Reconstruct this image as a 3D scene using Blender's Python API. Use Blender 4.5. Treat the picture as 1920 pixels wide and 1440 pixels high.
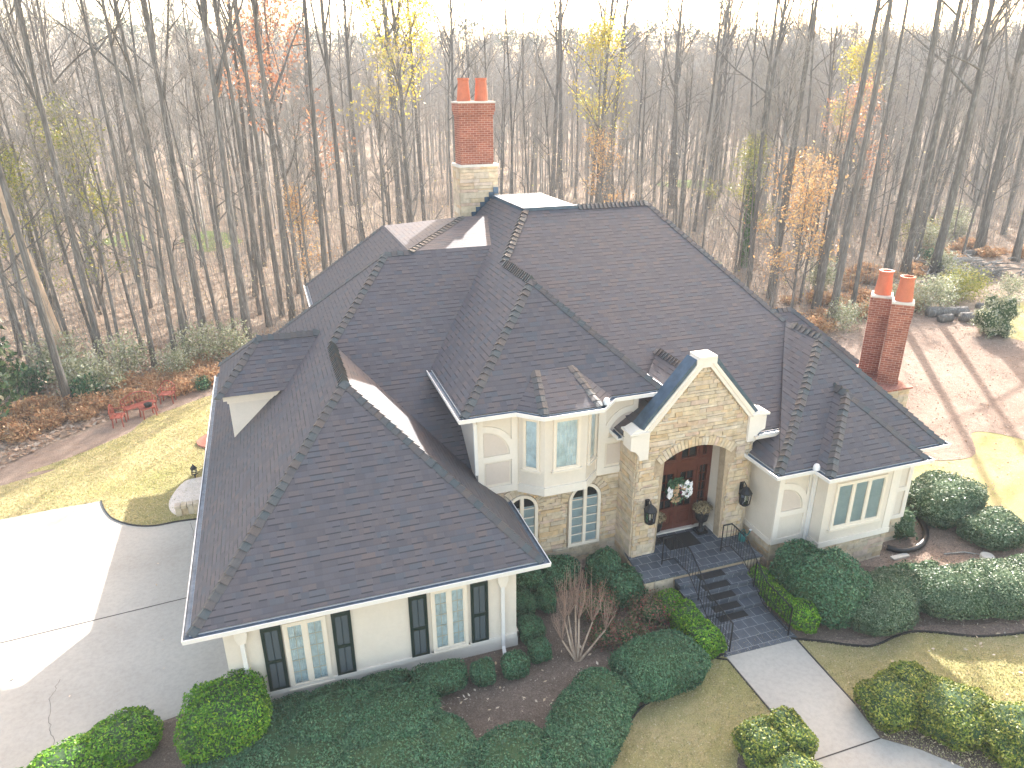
import bpy, math, random
import numpy as np
from mathutils import Vector, Matrix
rad = math.radians
scene = bpy.context.scene
for o in list(bpy.data.objects): bpy.data.objects.remove(o)

# ---------------------------------------------------------------- camera
cam_d = bpy.data.cameras.new("camera"); cam = bpy.data.objects.new("camera", cam_d)
scene.collection.objects.link(cam); scene.camera = cam
cam_d.sensor_width = 36; cam_d.lens = 1347.23/1920*36; cam_d.clip_start = .1; cam_d.clip_end = 3000
PITCH, ROLL, YAW = rad(22.2146), rad(-.361), rad(18.483)
fw = Vector((math.sin(YAW)*math.cos(PITCH), math.cos(YAW)*math.cos(PITCH), -math.sin(PITCH)))
rt = Vector((math.cos(YAW), -math.sin(YAW), 0)); up = rt.cross(fw)
c, s = math.cos(ROLL), math.sin(ROLL)
rt2 = rt*c+up*s; up2 = up*c-rt*s
m = Matrix((rt2, up2, -fw)).transposed().to_4x4(); m.translation = Vector((0, 0, 13)); cam.matrix_world = m

# ---------------------------------------------------------------- light
SUN_EL = rad(29.1); SUN_DIR = Vector((math.sin(rad(37.5)), math.cos(rad(37.5)), 0))      # horizontal direction TOWARDS the sun
SUN_V = Vector((SUN_DIR.x*math.cos(SUN_EL), SUN_DIR.y*math.cos(SUN_EL), math.sin(SUN_EL)))
world = bpy.data.worlds.new("World"); scene.world = world; world.use_nodes = True
nt = world.node_tree; bg = nt.nodes['Background']
sky = nt.nodes.new('ShaderNodeTexSky'); sky.sky_type = 'NISHITA'; sky.sun_disc = False
sky.sun_elevation = SUN_EL; sky.sun_rotation = math.atan2(SUN_DIR.x, SUN_DIR.y)
sky.air_density = 1.0; sky.dust_density = 2.5; sky.ozone_density = 1.0
wb = nt.nodes.new('ShaderNodeMix'); wb.data_type = 'RGBA'; wb.blend_type = 'MULTIPLY'; wb.inputs[0].default_value = 1
nt.links.new(sky.outputs[0], wb.inputs[6]); wb.inputs[7].default_value = (1.19, .98, .765, 1); nt.links.new(wb.outputs[2], bg.inputs[0]); bg.inputs[1].default_value = .14
sun_d = bpy.data.lights.new("sun", 'SUN'); sun_d.energy = 2.8; sun_d.angle = rad(.6); sun_d.color = (1, .955, .90)
sun = bpy.data.objects.new("sun", sun_d); scene.collection.objects.link(sun)
sun.rotation_euler = SUN_V.to_track_quat('Z', 'Y').to_euler(); sun.location = (60, 70, 60)
vs = scene.view_settings; vs.view_transform = 'Standard'; vs.look = 'None'; vs.exposure = 2.6; vs.gamma = 1
scene.render.resolution_x = 1024; scene.render.resolution_y = 768
scene.cycles.max_bounces = 6; scene.cycles.transparent_max_bounces = 12

C = scene.collection
# ---------------------------------------------------------------- material helpers
def new_mat(name):
    mt = bpy.data.materials.new(name); mt.use_nodes = True
    return mt, mt.node_tree, mt.node_tree.nodes['Principled BSDF']
def N(t, typ, **kw):
    n = t.nodes.new(typ)
    for k, v in kw.items():
        if k.startswith('i_'):
            n.inputs[k[2:].replace('_', ' ')].default_value = v
        else: setattr(n, k, v)
    return n
def ramp(t, fac, stops, interp='LINEAR'):
    r = t.nodes.new('ShaderNodeValToRGB'); r.color_ramp.interpolation = interp
    el = r.color_ramp.elements
    while len(el) > len(stops): el.remove(el[-1])
    while len(el) < len(stops): el.new(1)
    for e, (p, col) in zip(el, stops): e.position = p; e.color = (*col, 1)
    t.links.new(fac, r.inputs[0]); return r.outputs[0]
def noise(t, scale, detail=4, rough=.6, vec=None, w=0):
    n = N(t, 'ShaderNodeTexNoise'); n.inputs['Scale'].default_value = scale; n.inputs['Detail'].default_value = detail
    n.inputs['Roughness'].default_value = rough
    if vec is not None: t.links.new(vec, n.inputs['Vector'])
    return n.outputs['Fac']
def mix(t, f, a, b, mode='MIX'):
    n = t.nodes.new('ShaderNodeMix'); n.data_type = 'RGBA'; n.blend_type = mode
    for v, i in ((f, 0), (a, 6), (b, 7)):
        if hasattr(v, 'node'): t.links.new(v, n.inputs[i])
        else: n.inputs[i].default_value = v if i == 0 else (*v, 1) if len(v) == 3 else v
    return n.outputs[2]
def mathn(t, op, a, b=0.):
    n = t.nodes.new('ShaderNodeMath'); n.operation = op
    for v, i in ((a, 0), (b, 1)):
        if hasattr(v, 'node'): t.links.new(v, n.inputs[i])
        else: n.inputs[i].default_value = v
    return n.outputs[0]
def bump(t, b, h, dist=.02, strength=1.):
    n = t.nodes.new('ShaderNodeBump'); n.inputs['Distance'].default_value = dist; n.inputs['Strength'].default_value = strength
    t.links.new(h, n.inputs['Height']); t.links.new(n.outputs[0], b.inputs['Normal'])
def objco(t): return N(t, 'ShaderNodeTexCoord').outputs['Object']
def geopos(t): return N(t, 'ShaderNodeNewGeometry').outputs['Position']
def uvco(t): return N(t, 'ShaderNodeTexCoord').outputs['UV']
def simple(name, col, rough=.7, metal=0, var=0, vscale=3, bmp=0, bscale=40, spec=None):
    mt, t, b = new_mat(name); b.inputs['Roughness'].default_value = rough; b.inputs['Metallic'].default_value = metal
    if spec is not None: b.inputs['Specular IOR Level'].default_value = spec
    p = geopos(t)
    if var:
        f = noise(t, vscale, 5, .65, p)
        t.links.new(ramp(t, f, [(.3, tuple(x*(1-var) for x in col)), (.7, tuple(min(1, x*(1+var)) for x in col))]), b.inputs['Base Color'])
    else: b.inputs['Base Color'].default_value = (*col, 1)
    if bmp: bump(t, b, noise(t, bscale, 3, .6, p), bmp)
    return mt
def island(name, stops, rough=.7, bmp=0, bscale=60, spec=None, nvar=0, transl=0):
    mt, t, b = new_mat(name); g = N(t, 'ShaderNodeNewGeometry')
    col = ramp(t, g.outputs['Random Per Island'], stops)
    if nvar:
        f = noise(t, nvar, 4, .6, g.outputs['Position'])
        col = mix(t, .6, col, ramp(t, f, [(.3, (.55, .55, .55)), (.7, (1.25, 1.25, 1.25))]), 'MULTIPLY')
    t.links.new(col, b.inputs['Base Color']); b.inputs['Roughness'].default_value = rough
    if spec is not None: b.inputs['Specular IOR Level'].default_value = spec
    if bmp: bump(t, b, noise(t, bscale, 3, .6, g.outputs['Position']), bmp)
    if transl:
        tr = N(t, 'ShaderNodeBsdfTranslucent'); t.links.new(col, tr.inputs[0])
        ms = N(t, 'ShaderNodeMixShader'); ms.inputs[0].default_value = transl
        t.links.new(b.outputs[0], ms.inputs[1]); t.links.new(tr.outputs[0], ms.inputs[2])
        t.links.new(ms.outputs[0], t.nodes['Material Output'].inputs[0])
    return mt
M = {}
def mk_shingle():
    mt, t, b = new_mat('asphalt shingle'); uv = uvco(t)
    def br(w, off, sq, c1, c2, mort, freq=2, mc=(0, 0, 0)):
        n = N(t, 'ShaderNodeTexBrick'); n.offset = off; n.offset_frequency = freq; n.squash = sq; n.squash_frequency = 3
        n.inputs['Color1'].default_value = (*c1, 1); n.inputs['Color2'].default_value = (*c2, 1); n.inputs['Mortar'].default_value = (*mc, 1)
        n.inputs['Scale'].default_value = 1; n.inputs['Mortar Size'].default_value = mort; n.inputs['Mortar Smooth'].default_value = 0
        n.inputs['Brick Width'].default_value = w; n.inputs['Row Height'].default_value = .143
        t.links.new(uv, n.inputs['Vector']); return n
    a = br(.29, .37, .8, (0, 0, 0), (1, 1, 1), .0)
    d = br(.17, .43, 1.5, (0, 0, 0), (1, 1, 1), .0, 3)
    colA = ramp(t, a.outputs['Color'], [(.0, (.081, .078, .090)), (.25, (.092, .085, .094)), (.5, (.084, .084, .101)), (.75, (.106, .089, .091)), (.93, (.076, .083, .100))])
    colB = ramp(t, d.outputs['Color'], [(0, (.86, .86, .88)), (.5, (1, 1, 1)), (1, (1.13, 1.08, 1.05))])
    col = mix(t, 1., colA, colB, 'MULTIPLY')
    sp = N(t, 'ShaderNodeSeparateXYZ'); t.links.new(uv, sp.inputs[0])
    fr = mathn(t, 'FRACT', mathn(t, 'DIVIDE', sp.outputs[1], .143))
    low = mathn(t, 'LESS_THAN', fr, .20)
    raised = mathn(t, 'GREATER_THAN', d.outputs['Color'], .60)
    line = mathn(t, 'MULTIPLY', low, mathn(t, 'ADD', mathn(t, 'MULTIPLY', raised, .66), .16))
    col = mix(t, line, col, (.022, .022, .029))  # dark dashes: shadow under thick tabs painted in, along with shadow-line pigment
    g = noise(t, 220, 2, .5, uv)
    col = mix(t, .35, col, ramp(t, g, [(.35, (.6, .6, .62)), (.65, (1.35, 1.32, 1.3))]), 'MULTIPLY')
    big = noise(t, .45, 3, .6, geopos(t))
    col = mix(t, .5, col, ramp(t, big, [(.3, (.85, .86, .9)), (.7, (1.14, 1.08, 1.04))]), 'MULTIPLY')
    t.links.new(col, b.inputs['Base Color']); b.inputs['Roughness'].default_value = .6; b.inputs['Specular IOR Level'].default_value = .42
    h = mathn(t, 'ADD', mathn(t, 'MULTIPLY', fr, -.7), mathn(t, 'MULTIPLY', raised, .5))
    h = mathn(t, 'ADD', h, mathn(t, 'MULTIPLY', g, .25))
    bump(t, b, h, .010, .55)
    return mt
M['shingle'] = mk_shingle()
M['cap'] = island('ridge cap shingle', [(0, (.065, .062, .065)), (.25, (.082, .070, .069)), (.5, (.058, .070, .076)), (.7, (.052, .064, .070)), (.85, (.100, .078, .068)), (1, (.056, .056, .06))], .5, .004, 150, .6)
def mk_stucco(name, col):
    mt, t, b = new_mat(name); p = geopos(t)
    f = noise(t, .9, 5, .6, p); f2 = noise(t, 14, 4, .6, p)
    c0 = ramp(t, f, [(.3, tuple(x*.93 for x in col)), (.7, tuple(min(1, x*1.04) for x in col))])
    c1 = mix(t, .25, c0, ramp(t, f2, [(.3, (.88, .87, .85)), (.7, (1.05, 1.05, 1.05))]), 'MULTIPLY')
    t.links.new(c1, b.inputs['Base Color']); b.inputs['Roughness'].default_value = .85
    bump(t, b, noise(t, 90, 3, .6, p), .004); return mt
M['stucco'] = mk_stucco('cream stucco', (.70, .63, .545))
M['stucco2'] = mk_stucco('tan stucco panel', (.60, .52, .46))
M['trim'] = mk_stucco('off white trim', (.76, .70, .625))
M['trimy'] = mk_stucco('warm cream trim', (.76, .68, .575))
M['stone'] = island('sandstone ledge', [(0, (.55, .42, .27)), (.18, (.62, .51, .36)), (.36, (.53, .45, .35)), (.5, (.64, .52, .36)), (.66, (.56, .46, .36)), (.8, (.62, .45, .27)), (.88, (.56, .42, .34)), (1, (.66, .58, .46))], .85, .015, 25, .3, 5)
M['mortar'] = simple('mortar', (.40, .31, .215), .9, 0, .2, 8, .01, 60)
def mk_brick():
    mt, t, b = new_mat('red brick'); uv = uvco(t); n = N(t, 'ShaderNodeTexBrick')
    n.inputs['Color1'].default_value = (.25, .075, .05, 1); n.inputs['Color2'].default_value = (.38, .135, .085, 1); n.inputs['Mortar'].default_value = (.50, .33, .26, 1)
    n.inputs['Scale'].default_value = 1; n.inputs['Mortar Size'].default_value = .007; n.inputs['Brick Width'].default_value = .21; n.inputs['Row Height'].default_value = .074
    t.links.new(uv, n.inputs['Vector'])
    st = noise(t, 2.2, 5, .6, geopos(t))
    col = mix(t, .6, n.outputs['Color'], ramp(t, st, [(.3, (.5, .48, .5)), (.55, (1, 1, 1)), (.75, (1.2, 1.15, 1.2))]), 'MULTIPLY')
    t.links.new(col, b.inputs['Base Color']); b.inputs['Roughness'].default_value = .85
    bump(t, b, mathn(t, 'SUBTRACT', 1., n.outputs['Fac']), .006); return mt
M['brick'] = mk_brick()
M['terra'] = simple('terracotta', (.50, .145, .075), .6, 0, .12, 6)
M['capwhite'] = simple('mortar wash', (.62, .58, .52), .8, 0, .1, 8)
M['memb'] = simple('white roof membrane', (.78, .78, .76), .6, 0, .05, 2)
M['bluemetal'] = simple('aged blue flashing', (.06, .10, .15), .42, .35, .25, 4)
M['gutter'] = simple('white gutter', (.74, .72, .70), .4, 0, .05, 3)
M['gutterin'] = simple('gutter trough', (.16, .20, .25), .5, .3, .3, 5)
M['shut'] = simple('dark green shutter', (.008, .022, .018), .45)
M['shutpan'] = simple('shutter louvre panel', (.022, .040, .050), .5)
M['wood'] = simple('mahogany door', (.095, .024, .014), .4, 0, .2, 6)
M['iron'] = simple('black iron', (.014, .016, .02), .45, .4)
M['curt'] = simple('sheer curtain', (.66, .74, .77), .8, 0, .2, 5)
M['blind'] = simple('window blind', (.42, .50, .53), .6, 0, .1, 3)
M['blinddark'] = simple('room behind glass', (.012, .014, .018), .5)
M['mat'] = simple('black rubber mat', (.012, .013, .015), .9, 0, .3, 30, .004, 200)
def mk_glass():
    mt, t, b = new_mat('window glass')
    gl = N(t, 'ShaderNodeBsdfGlossy'); gl.inputs['Roughness'].default_value = .03; gl.inputs['Color'].default_value = (1, 1, 1, 1)
    tr = N(t, 'ShaderNodeBsdfTransparent'); tr.inputs[0].default_value = (.86, .9, .92, 1)
    fr = N(t, 'ShaderNodeFresnel'); fr.inputs[0].default_value = 1.6
    ms = N(t, 'ShaderNodeMixShader'); t.links.new(fr.outputs[0], ms.inputs[0]); t.links.new(tr.outputs[0], ms.inputs[1]); t.links.new(gl.outputs[0], ms.inputs[2])
    t.links.new(ms.outputs[0], t.nodes['Material Output'].inputs[0]); return mt
M['glass'] = mk_glass()
def mk_slate():
    mt, t, b = new_mat('blue slate tile'); uv = uvco(t); n = N(t, 'ShaderNodeTexBrick')
    n.inputs['Color1'].default_value = (.045, .058, .078, 1); n.inputs['Color2'].default_value = (.095, .11, .135, 1); n.inputs['Mortar'].default_value = (.24, .26, .28, 1)
    n.inputs['Scale'].default_value = 1; n.inputs['Mortar Size'].default_value = .007; n.inputs['Brick Width'].default_value = .305; n.inputs['Row Height'].default_value = .305
    t.links.new(uv, n.inputs['Vector']); p = geopos(t)
    col = mix(t, .5, n.outputs['Color'], ramp(t, noise(t, 5, 5, .6, p), [(.35, (.75, .75, .75)), (.7, (1.35, 1.35, 1.35))]), 'MULTIPLY')
    t.links.new(col, b.inputs['Base Color']); b.inputs['Roughness'].default_value = .6; bump(t, b, noise(t, 18, 4, .6, p), .006); return mt
M['slate'] = mk_slate()
def mk_concrete():
    mt, t, b = new_mat('broomed concrete'); p = geopos(t)
    f = noise(t, .35, 6, .62, p); f2 = noise(t, 9, 5, .65, p); f3 = noise(t, 70, 3, .6, p)
    col = ramp(t, f, [(.3, (.355, .335, .30)), (.5, (.40, .38, .345)), (.62, (.425, .405, .365)), (.75, (.445, .425, .385))])
    col = mix(t, .45, col, ramp(t, f2, [(.3, (.74, .74, .73)), (.6, (1.05, 1.05, 1.05))]), 'MULTIPLY')
    col = mix(t, .4, col, ramp(t, f3, [(.35, (.86, .86, .85)), (.6, (1.06, 1.06, 1.06))]), 'MULTIPLY')
    t.links.new(col, b.inputs['Base Color']); b.inputs['Roughness'].default_value = .85; bump(t, b, f3, .004); return mt
M['conc'] = mk_concrete()
def mk_grass():
    mt, t, b = new_mat('dormant lawn'); p = geopos(t)
    f = noise(t, .28, 5, .6, p); f2 = noise(t, 3.2, 5, .7, p); f3 = noise(t, 45, 4, .75, p)
    col = ramp(t, f, [(.3, (.34, .34, .14)), (.45, (.45, .40, .21)), (.6, (.50, .43, .26)), (.75, (.39, .39, .17))])
    col = mix(t, .6, col, ramp(t, f2, [(.3, (.75, .82, .6)), (.65, (1.12, 1.06, 1.05))]), 'MULTIPLY')
    col = mix(t, .8, col, ramp(t, f3, [(.3, (.45, .5, .4)), (.5, (.95, .95, .9)), (.7, (1.35, 1.3, 1.25))]), 'MULTIPLY')
    t.links.new(col, b.inputs['Base Color']); b.inputs['Roughness'].default_value = .95; b.inputs['Specular IOR Level'].default_value = .15
    bump(t, b, f3, .05); return mt
M['grass'] = mk_grass()
def mk_ground(name, stops, sc=(.3, 4, 40), k=.75, bmp=.05):
    mt, t, b = new_mat(name); p = geopos(t)
    col = ramp(t, noise(t, sc[0], 6, .65, p), stops)
    col = mix(t, k*.7, col, ramp(t, noise(t, sc[1], 5, .7, p), [(.3, (.6, .58, .55)), (.65, (1.25, 1.22, 1.2))]), 'MULTIPLY')
    col = mix(t, k, col, ramp(t, noise(t, sc[2], 4, .75, p), [(.3, (.45, .43, .42)), (.5, (.95, .95, .95)), (.68, (1.6, 1.55, 1.5))]), 'MULTIPLY')
    t.links.new(col, b.inputs['Base Color']); b.inputs['Roughness'].default_value = .95; b.inputs['Specular IOR Level'].default_value = .1
    bump(t, b, noise(t, sc[2], 4, .7, p), bmp); return mt
M['mulch'] = mk_ground('pine bark mulch', [(.3, (.17, .135, .11)), (.55, (.22, .175, .145)), (.75, (.26, .21, .175))], (.6, 6, 38))
M['straw'] = mk_ground('bare straw ground', [(.3, (.25, .185, .15)), (.55, (.32, .25, .205)), (.75, (.37, .295, .24))], (.25, 3, 26))
M['woods'] = mk_ground('leaf covered woods floor', [(.3, (.24, .19, .15)), (.5, (.33, .265, .21)), (.65, (.38, .32, .255)), (.75, (.24, .24, .15))], (.07, 1.2, 14))
M["clearing"] = mk_ground("clearing grass", [(.3, (.16, .24, .07)), (.7, (.25, .33, .10))], (.1, 2, 20), .5)
M['litter'] = island('fallen leaf', [(0, (.30, .19, .12)), (.4, (.44, .31, .22)), (.7, (.56, .46, .37)), (1, (.28, .16, .10))], .8, transl=.2)
M['chip'] = island('mulch chip', [(0, (.13, .095, .075)), (.5, (.24, .19, .155)), (.93, (.36, .29, .24)), (1, (.55, .47, .38))], .9)
def mk_bark(name, c1, c2, c3):
    mt, t, b = new_mat(name); p = objco(t); g = N(t, 'ShaderNodeNewGeometry')
    mp = N(t, 'ShaderNodeMapping'); mp.inputs['Scale'].default_value = (6, 6, .9); t.links.new(p, mp.inputs[0])
    f = noise(t, 1.6, 6, .7, mp.outputs[0])
    oi = N(t, 'ShaderNodeObjectInfo').outputs['Random']
    col = ramp(t, f, [(.3, c1), (.52, c2), (.72, c3)])
    col = mix(t, .7, col, ramp(t, oi, [(0, (.7, .68, .66)), (1, (1.25, 1.22, 1.2))]), 'MULTIPLY')
    t.links.new(col, b.inputs['Base Color']); b.inputs['Roughness'].default_value = .9; bump(t, b, f, .04); return mt
M['bark'] = mk_bark('grey bark', (.082, .077, .070), (.16, .154, .144), (.33, .325, .31))
M['barkpale'] = mk_bark('pale stripped wood', (.35, .25, .17), (.5, .38, .28), (.6, .5, .4))
M['twig'] = mk_bark('twig bark', (.24, .225, .205), (.34, .325, .30), (.46, .445, .42))
def leaf(name, stops, tr=.25, rough=.5, spec=.4): M[name] = island(name, stops, rough, transl=tr, spec=spec, nvar=1.6 if name in ('holly', 'sage', 'box', 'gold') else 0)
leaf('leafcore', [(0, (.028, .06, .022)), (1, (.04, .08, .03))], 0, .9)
leaf('holly', [(0, (.036, .11, .050)), (.5, (.062, .165, .080)), (.85, (.095, .22, .11)), (1, (.16, .28, .13))], .15, .45)
leaf('sage', [(0, (.06, .11, .058)), (.5, (.10, .17, .09)), (.85, (.16, .23, .13)), (1, (.26, .32, .2))], .15, .45)
leaf('box', [(0, (.05, .17, .012)), (.5, (.11, .29, .016)), (.85, (.20, .40, .022)), (1, (.36, .48, .03))], .25, .5)
leaf('gold', [(0, (.07, .12, .02)), (.5, (.15, .22, .032)), (.8, (.30, .33, .05)), (1, (.45, .42, .08))], .25, .5)
leaf('nandina', [(0, (.06, .13, .04)), (.4, (.11, .14, .06)), (.7, (.24, .13, .09)), (.9, (.32, .14, .11)), (1, (.48, .07, .07))], .25, .5)
leaf('yellow', [(0, (.42, .33, .05)), (.5, (.60, .48, .09)), (1, (.45, .50, .12))], .4)
leaf('orange', [(0, (.50, .26, .12)), (.5, (.60, .38, .18)), (1, (.66, .50, .26))], .4)
leaf('rust', [(0, (.44, .20, .12)), (.6, (.56, .29, .18)), (1, (.6, .40, .25))], .4)
leaf('hang', [(0, (.42, .30, .18)), (.4, (.56, .44, .28)), (.75, (.66, .58, .40)), (.9, (.62, .50, .16)), (1, (.35, .38, .16))], .4)
leaf('ygreen', [(0, (.16, .20, .04)), (.5, (.30, .32, .08)), (1, (.45, .38, .10))], .35)
leaf('under', [(0, (.20, .24, .12)), (.5, (.36, .38, .24)), (.8, (.50, .50, .38)), (1, (.62, .62, .52))], .35)
leaf('fern', [(0, (.36, .19, .10)), (.5, (.52, .31, .17)), (1, (.62, .46, .28))], .35)
leaf('pinegreen', [(0, (.03, .06, .03)), (1, (.08, .12, .06))], .2)
leaf('ivy', [(0, (.03, .10, .03)), (1, (.10, .22, .06))], .2)
leaf('magnolia', [(0, (.02, .06, .025)), (.7, (.05, .11, .04)), (1, (.14, .22, .09))], .1, .3, .7)

# ---------------------------------------------------------------- mesh helpers
class MB:
    def __init__(s): s.v = []; s.f = []; s.mi = []
    def poly(s, pts, mi=0):
        i = len(s.v); s.v += [tuple(p) for p in pts]; s.f.append(tuple(range(i, i+len(pts)))); s.mi.append(mi); return s
    def box(s, x0, x1, y0, y1, z0, z1, mi=0):
        i = len(s.v)
        s.v += [(x, y, z) for z in (z0, z1) for x, y in ((x0, y0), (x1, y0), (x1, y1), (x0, y1))]
        for f in ((3, 2, 1, 0), (4, 5, 6, 7), (0, 1, 5, 4), (1, 2, 6, 5), (2, 3, 7, 6), (3, 0, 4, 7)):
            s.f.append(tuple(i+k for k in f)); s.mi.append(mi)
        return s
    def ext(s, pts, vec, mi=0, side=None):          # extrude a planar polygon along vec
        n = len(pts); i = len(s.v); vec = Vector(vec); P = [Vector(p) for p in pts]
        nn = Vector((0, 0, 0))
        for a in range(n): nn += P[a].cross(P[(a+1) % n])
        if nn.dot(vec) > 0: P.reverse()
        s.v += [tuple(p) for p in P]+[tuple(p+vec) for p in P]
        s.f.append(tuple(range(i, i+n))); s.mi.append(mi)
        s.f.append(tuple(range(i+2*n-1, i+n-1, -1))); s.mi.append(mi)
        sm = mi if side is None else side
        for a in range(n):
            b = (a+1) % n
            s.f.append((i+b, i+a, i+n+a, i+n+b)); s.mi.append(sm)
        return s
    def tube(s, pts, rs, n=8, mi=0, cap=True):
        P = [Vector(p) for p in pts]; i0 = len(s.v)
        if not hasattr(rs, '__len__'): rs = [rs]*len(P)
        a = None
        for k, p in enumerate(P):
            d = (P[min(k+1, len(P)-1)]-P[max(k-1, 0)]).normalized()
            if a is None: a = d.orthogonal().normalized()
            a = (a-d*a.dot(d)).normalized(); b = d.cross(a)
            for j in range(n):
                w = 2*math.pi*j/n; s.v.append(tuple(p+(a*math.cos(w)+b*math.sin(w))*rs[k]))
        for k in range(len(P)-1):
            for j in range(n):
                j2 = (j+1) % n
                s.f.append((i0+k*n+j, i0+k*n+j2, i0+(k+1)*n+j2, i0+(k+1)*n+j)); s.mi.append(mi)
        if cap:
            s.f.append(tuple(i0+j for j in range(n-1, -1, -1))); s.mi.append(mi)
            e = i0+(len(P)-1)*n; s.f.append(tuple(e+j for j in range(n))); s.mi.append(mi)
        return s
    def lathe(s, prof, c, n=16, mi=0):               # prof: (r, z)
        i0 = len(s.v)
        for r, z in prof:
            for j in range(n):
                w = 2*math.pi*j/n; s.v.append((c[0]+r*math.cos(w), c[1]+r*math.sin(w), c[2]+z))
        for k in range(len(prof)-1):
            for j in range(n):
                j2 = (j+1) % n
                s.f.append((i0+k*n+j, i0+k*n+j2, i0+(k+1)*n+j2, i0+(k+1)*n+j)); s.mi.append(mi)
        return s
    def build(s, name, mats, parent=None, smooth=False, off=(0, 0, 0)):
        me = bpy.data.meshes.new(name); me.from_pydata(s.v, [], s.f); me.update()
        if not isinstance(mats, (list, tuple)): mats = [mats]
        for mt in mats: me.materials.append(M[mt] if isinstance(mt, str) else mt)
        me.polygons.foreach_set('material_index', s.mi)
        if smooth: me.polygons.foreach_set('use_smooth', [True]*len(s.f))
        uvl = me.uv_layers.new(name='UVMap'); V = me.vertices
        for p in me.polygons:
            n = p.normal
            if abs(n.z) > .995: t = Vector((1, 0, 0)); b = Vector((0, 1, 0))
            else: t = Vector((0, 0, 1)).cross(n).normalized(); b = n.cross(t)
            for li in p.loop_indices:
                co = V[me.loops[li].vertex_index].co; uvl.data[li].uv = (co.dot(t), co.dot(b))
        o = bpy.data.objects.new(name, me); C.objects.link(o)
        if parent: o.parent = parent
        o.location = off
        return o
def arr_mesh(name, verts, faces, mats, mi=None, parent=None, smooth=False):
    """numpy quads/tris mesh"""
    me = bpy.data.meshes.new(name); verts = np.asarray(verts, np.float32); faces = np.asarray(faces, np.int32)
    k = faces.shape[1]; me.vertices.add(len(verts)); me.vertices.foreach_set('co', verts.ravel())
    me.loops.add(faces.size); me.loops.foreach_set('vertex_index', faces.ravel())
    me.polygons.add(len(faces)); me.polygons.foreach_set('loop_start', np.arange(0, faces.size, k, dtype=np.int32))
    try: me.polygons.foreach_set('loop_total', np.full(len(faces), k, np.int32))
    except Exception: pass
    for mt in mats: me.materials.append(M[mt])
    if mi is not None: me.polygons.foreach_set('material_index', np.asarray(mi, np.int32))
    if smooth: me.polygons.foreach_set('use_smooth', np.ones(len(faces), bool))
    me.update(calc_edges=True)
    o = bpy.data.objects.new(name, me); C.objects.link(o)
    if parent: o.parent = parent
    return o
def tag(o, label=None, cat=None, group=None, kind=None):
    if label: o['label'] = label
    if cat: o['category'] = cat
    if group: o['group'] = group
    if kind: o['kind'] = kind
    return o
def thing(name, label, cat, loc=(0, 0, 0), group=None):
    o = bpy.data.objects.new(name, None); C.objects.link(o); o.location = loc; o.empty_display_size = .3
    return tag(o, label, cat, group)
def copy_tree(o, parent=None):
    c = o.copy(); C.objects.link(c)
    if parent: c.parent = parent
    for ch in kids.get(o.name, []): copy_tree(ch, c)
    return c
kids = {}

# ---------------------------------------------------------------- ground
def smooth_poly(pts, closed=False, n=6):
    P = [Vector(p) for p in pts]; out = []; L = len(P)
    rng = range(L) if closed else range(L-1)
    for i in rng:
        p0 = P[(i-1) % L] if closed or i > 0 else P[i]; p1 = P[i]; p2 = P[(i+1) % L]
        p3 = P[(i+2) % L] if closed or i+2 < L else p2
        for k in range(n):
            t = k/n
            out.append(.5*((2*p1)+(p2-p0)*t+(2*p0-5*p1+4*p2-p3)*t*t+(3*p1-p0-3*p2+p3)*t**3))
    if not closed: out.append(P[-1])
    return [(p.x, p.y) for p in out]
def gz(x, y):
    d = math.hypot(x-10, y-10); t = min(max((d-130)/240, 0), 1)
    return (t*t*(3-2*t))*15
def sheet(name, pts, z, mat):
    o = MB().poly([(x, y, z) for x, y in pts]).build(name, mat)
    n = o.data.polygons[0].normal
    if n.z < 0: o.data.flip_normals()
    return tag(o, kind='structure')
gx = np.linspace(-420, 520, 95); gy = np.linspace(-60, 620, 69)
gv = [(x, y, gz(x, y)) for y in gy for x in gx]
gf = [(j*95+i, j*95+i+1, (j+1)*95+i+1, (j+1)*95+i) for j in range(68) for i in range(94)]
tag(arr_mesh('ground', gv, gf, ['woods'], smooth=True), kind='structure')
lawnl = [(-30, 16.5), (-30, 20), (-10.27, 27.11), (-9.63, 27.91), (-8.23, 28.84), (-7.26, 29.7), (-6.48, 30.46), (-6.02, 31.69), (-5.02, 32.4), (-2.95, 33.74), (2, 35), (8, 35)]
sheet('lawn', smooth_poly(lawnl)+[(8, 20), (-3, 18.5)], .008, 'grass')
sheet('mulch_strip', smooth_poly([(-30, 18), (-12, 28.2), (-10, 29.8), (-8.3, 31), (-7.2, 32.3), (-6, 34), (-4, 35), (2, 36.5), (8, 36.5)])+[(8, 20), (-3, 18.5), (-30, 16)], .004, 'straw')
drive = [(-30, 22), (-16, 24), (-9.6, 24.57), (-8.16, 24.69), (-6.64, 24.77)]
drive += smooth_poly([(-6.64, 24.77), (-6.42, 24.09), (-6.05, 23.37), (-5.41, 22.76), (-4.72, 22.48), (-4.0, 22.5), (-3.18, 22.41), (-2.0, 22.2)], n=4)
drive += [(-2.0, 13.95), (-3.01, 13.99), (-4.0, 13.83), (-6.64, 13.3), (-12, 12), (-30, 8)]
sheet('driveway', drive, .016, 'conc')
sheet('front_lawn', [(-30, 13.5), (-6.7, 12.9), (-2, 8), (-2, -30), (60, -30), (60, 30), (30, 30), (26.4, 19), (25.2, 20.4), (20, 17), (10, 12)], .004, 'grass')
bed = smooth_poly([(-6.9, 13.3), (-6.9, 12.4), (-5, 11.6), (-2.5, 10.6), (0, 9.4), (2, 8.6), (3.6, 8.9), (4.73, 9.77), (5.76, 10.12), (6.6, 10.74), (7.47, 10.94), (8.38, 11.15), (8.91, 11.51), (9.41, 11.57)])
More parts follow.
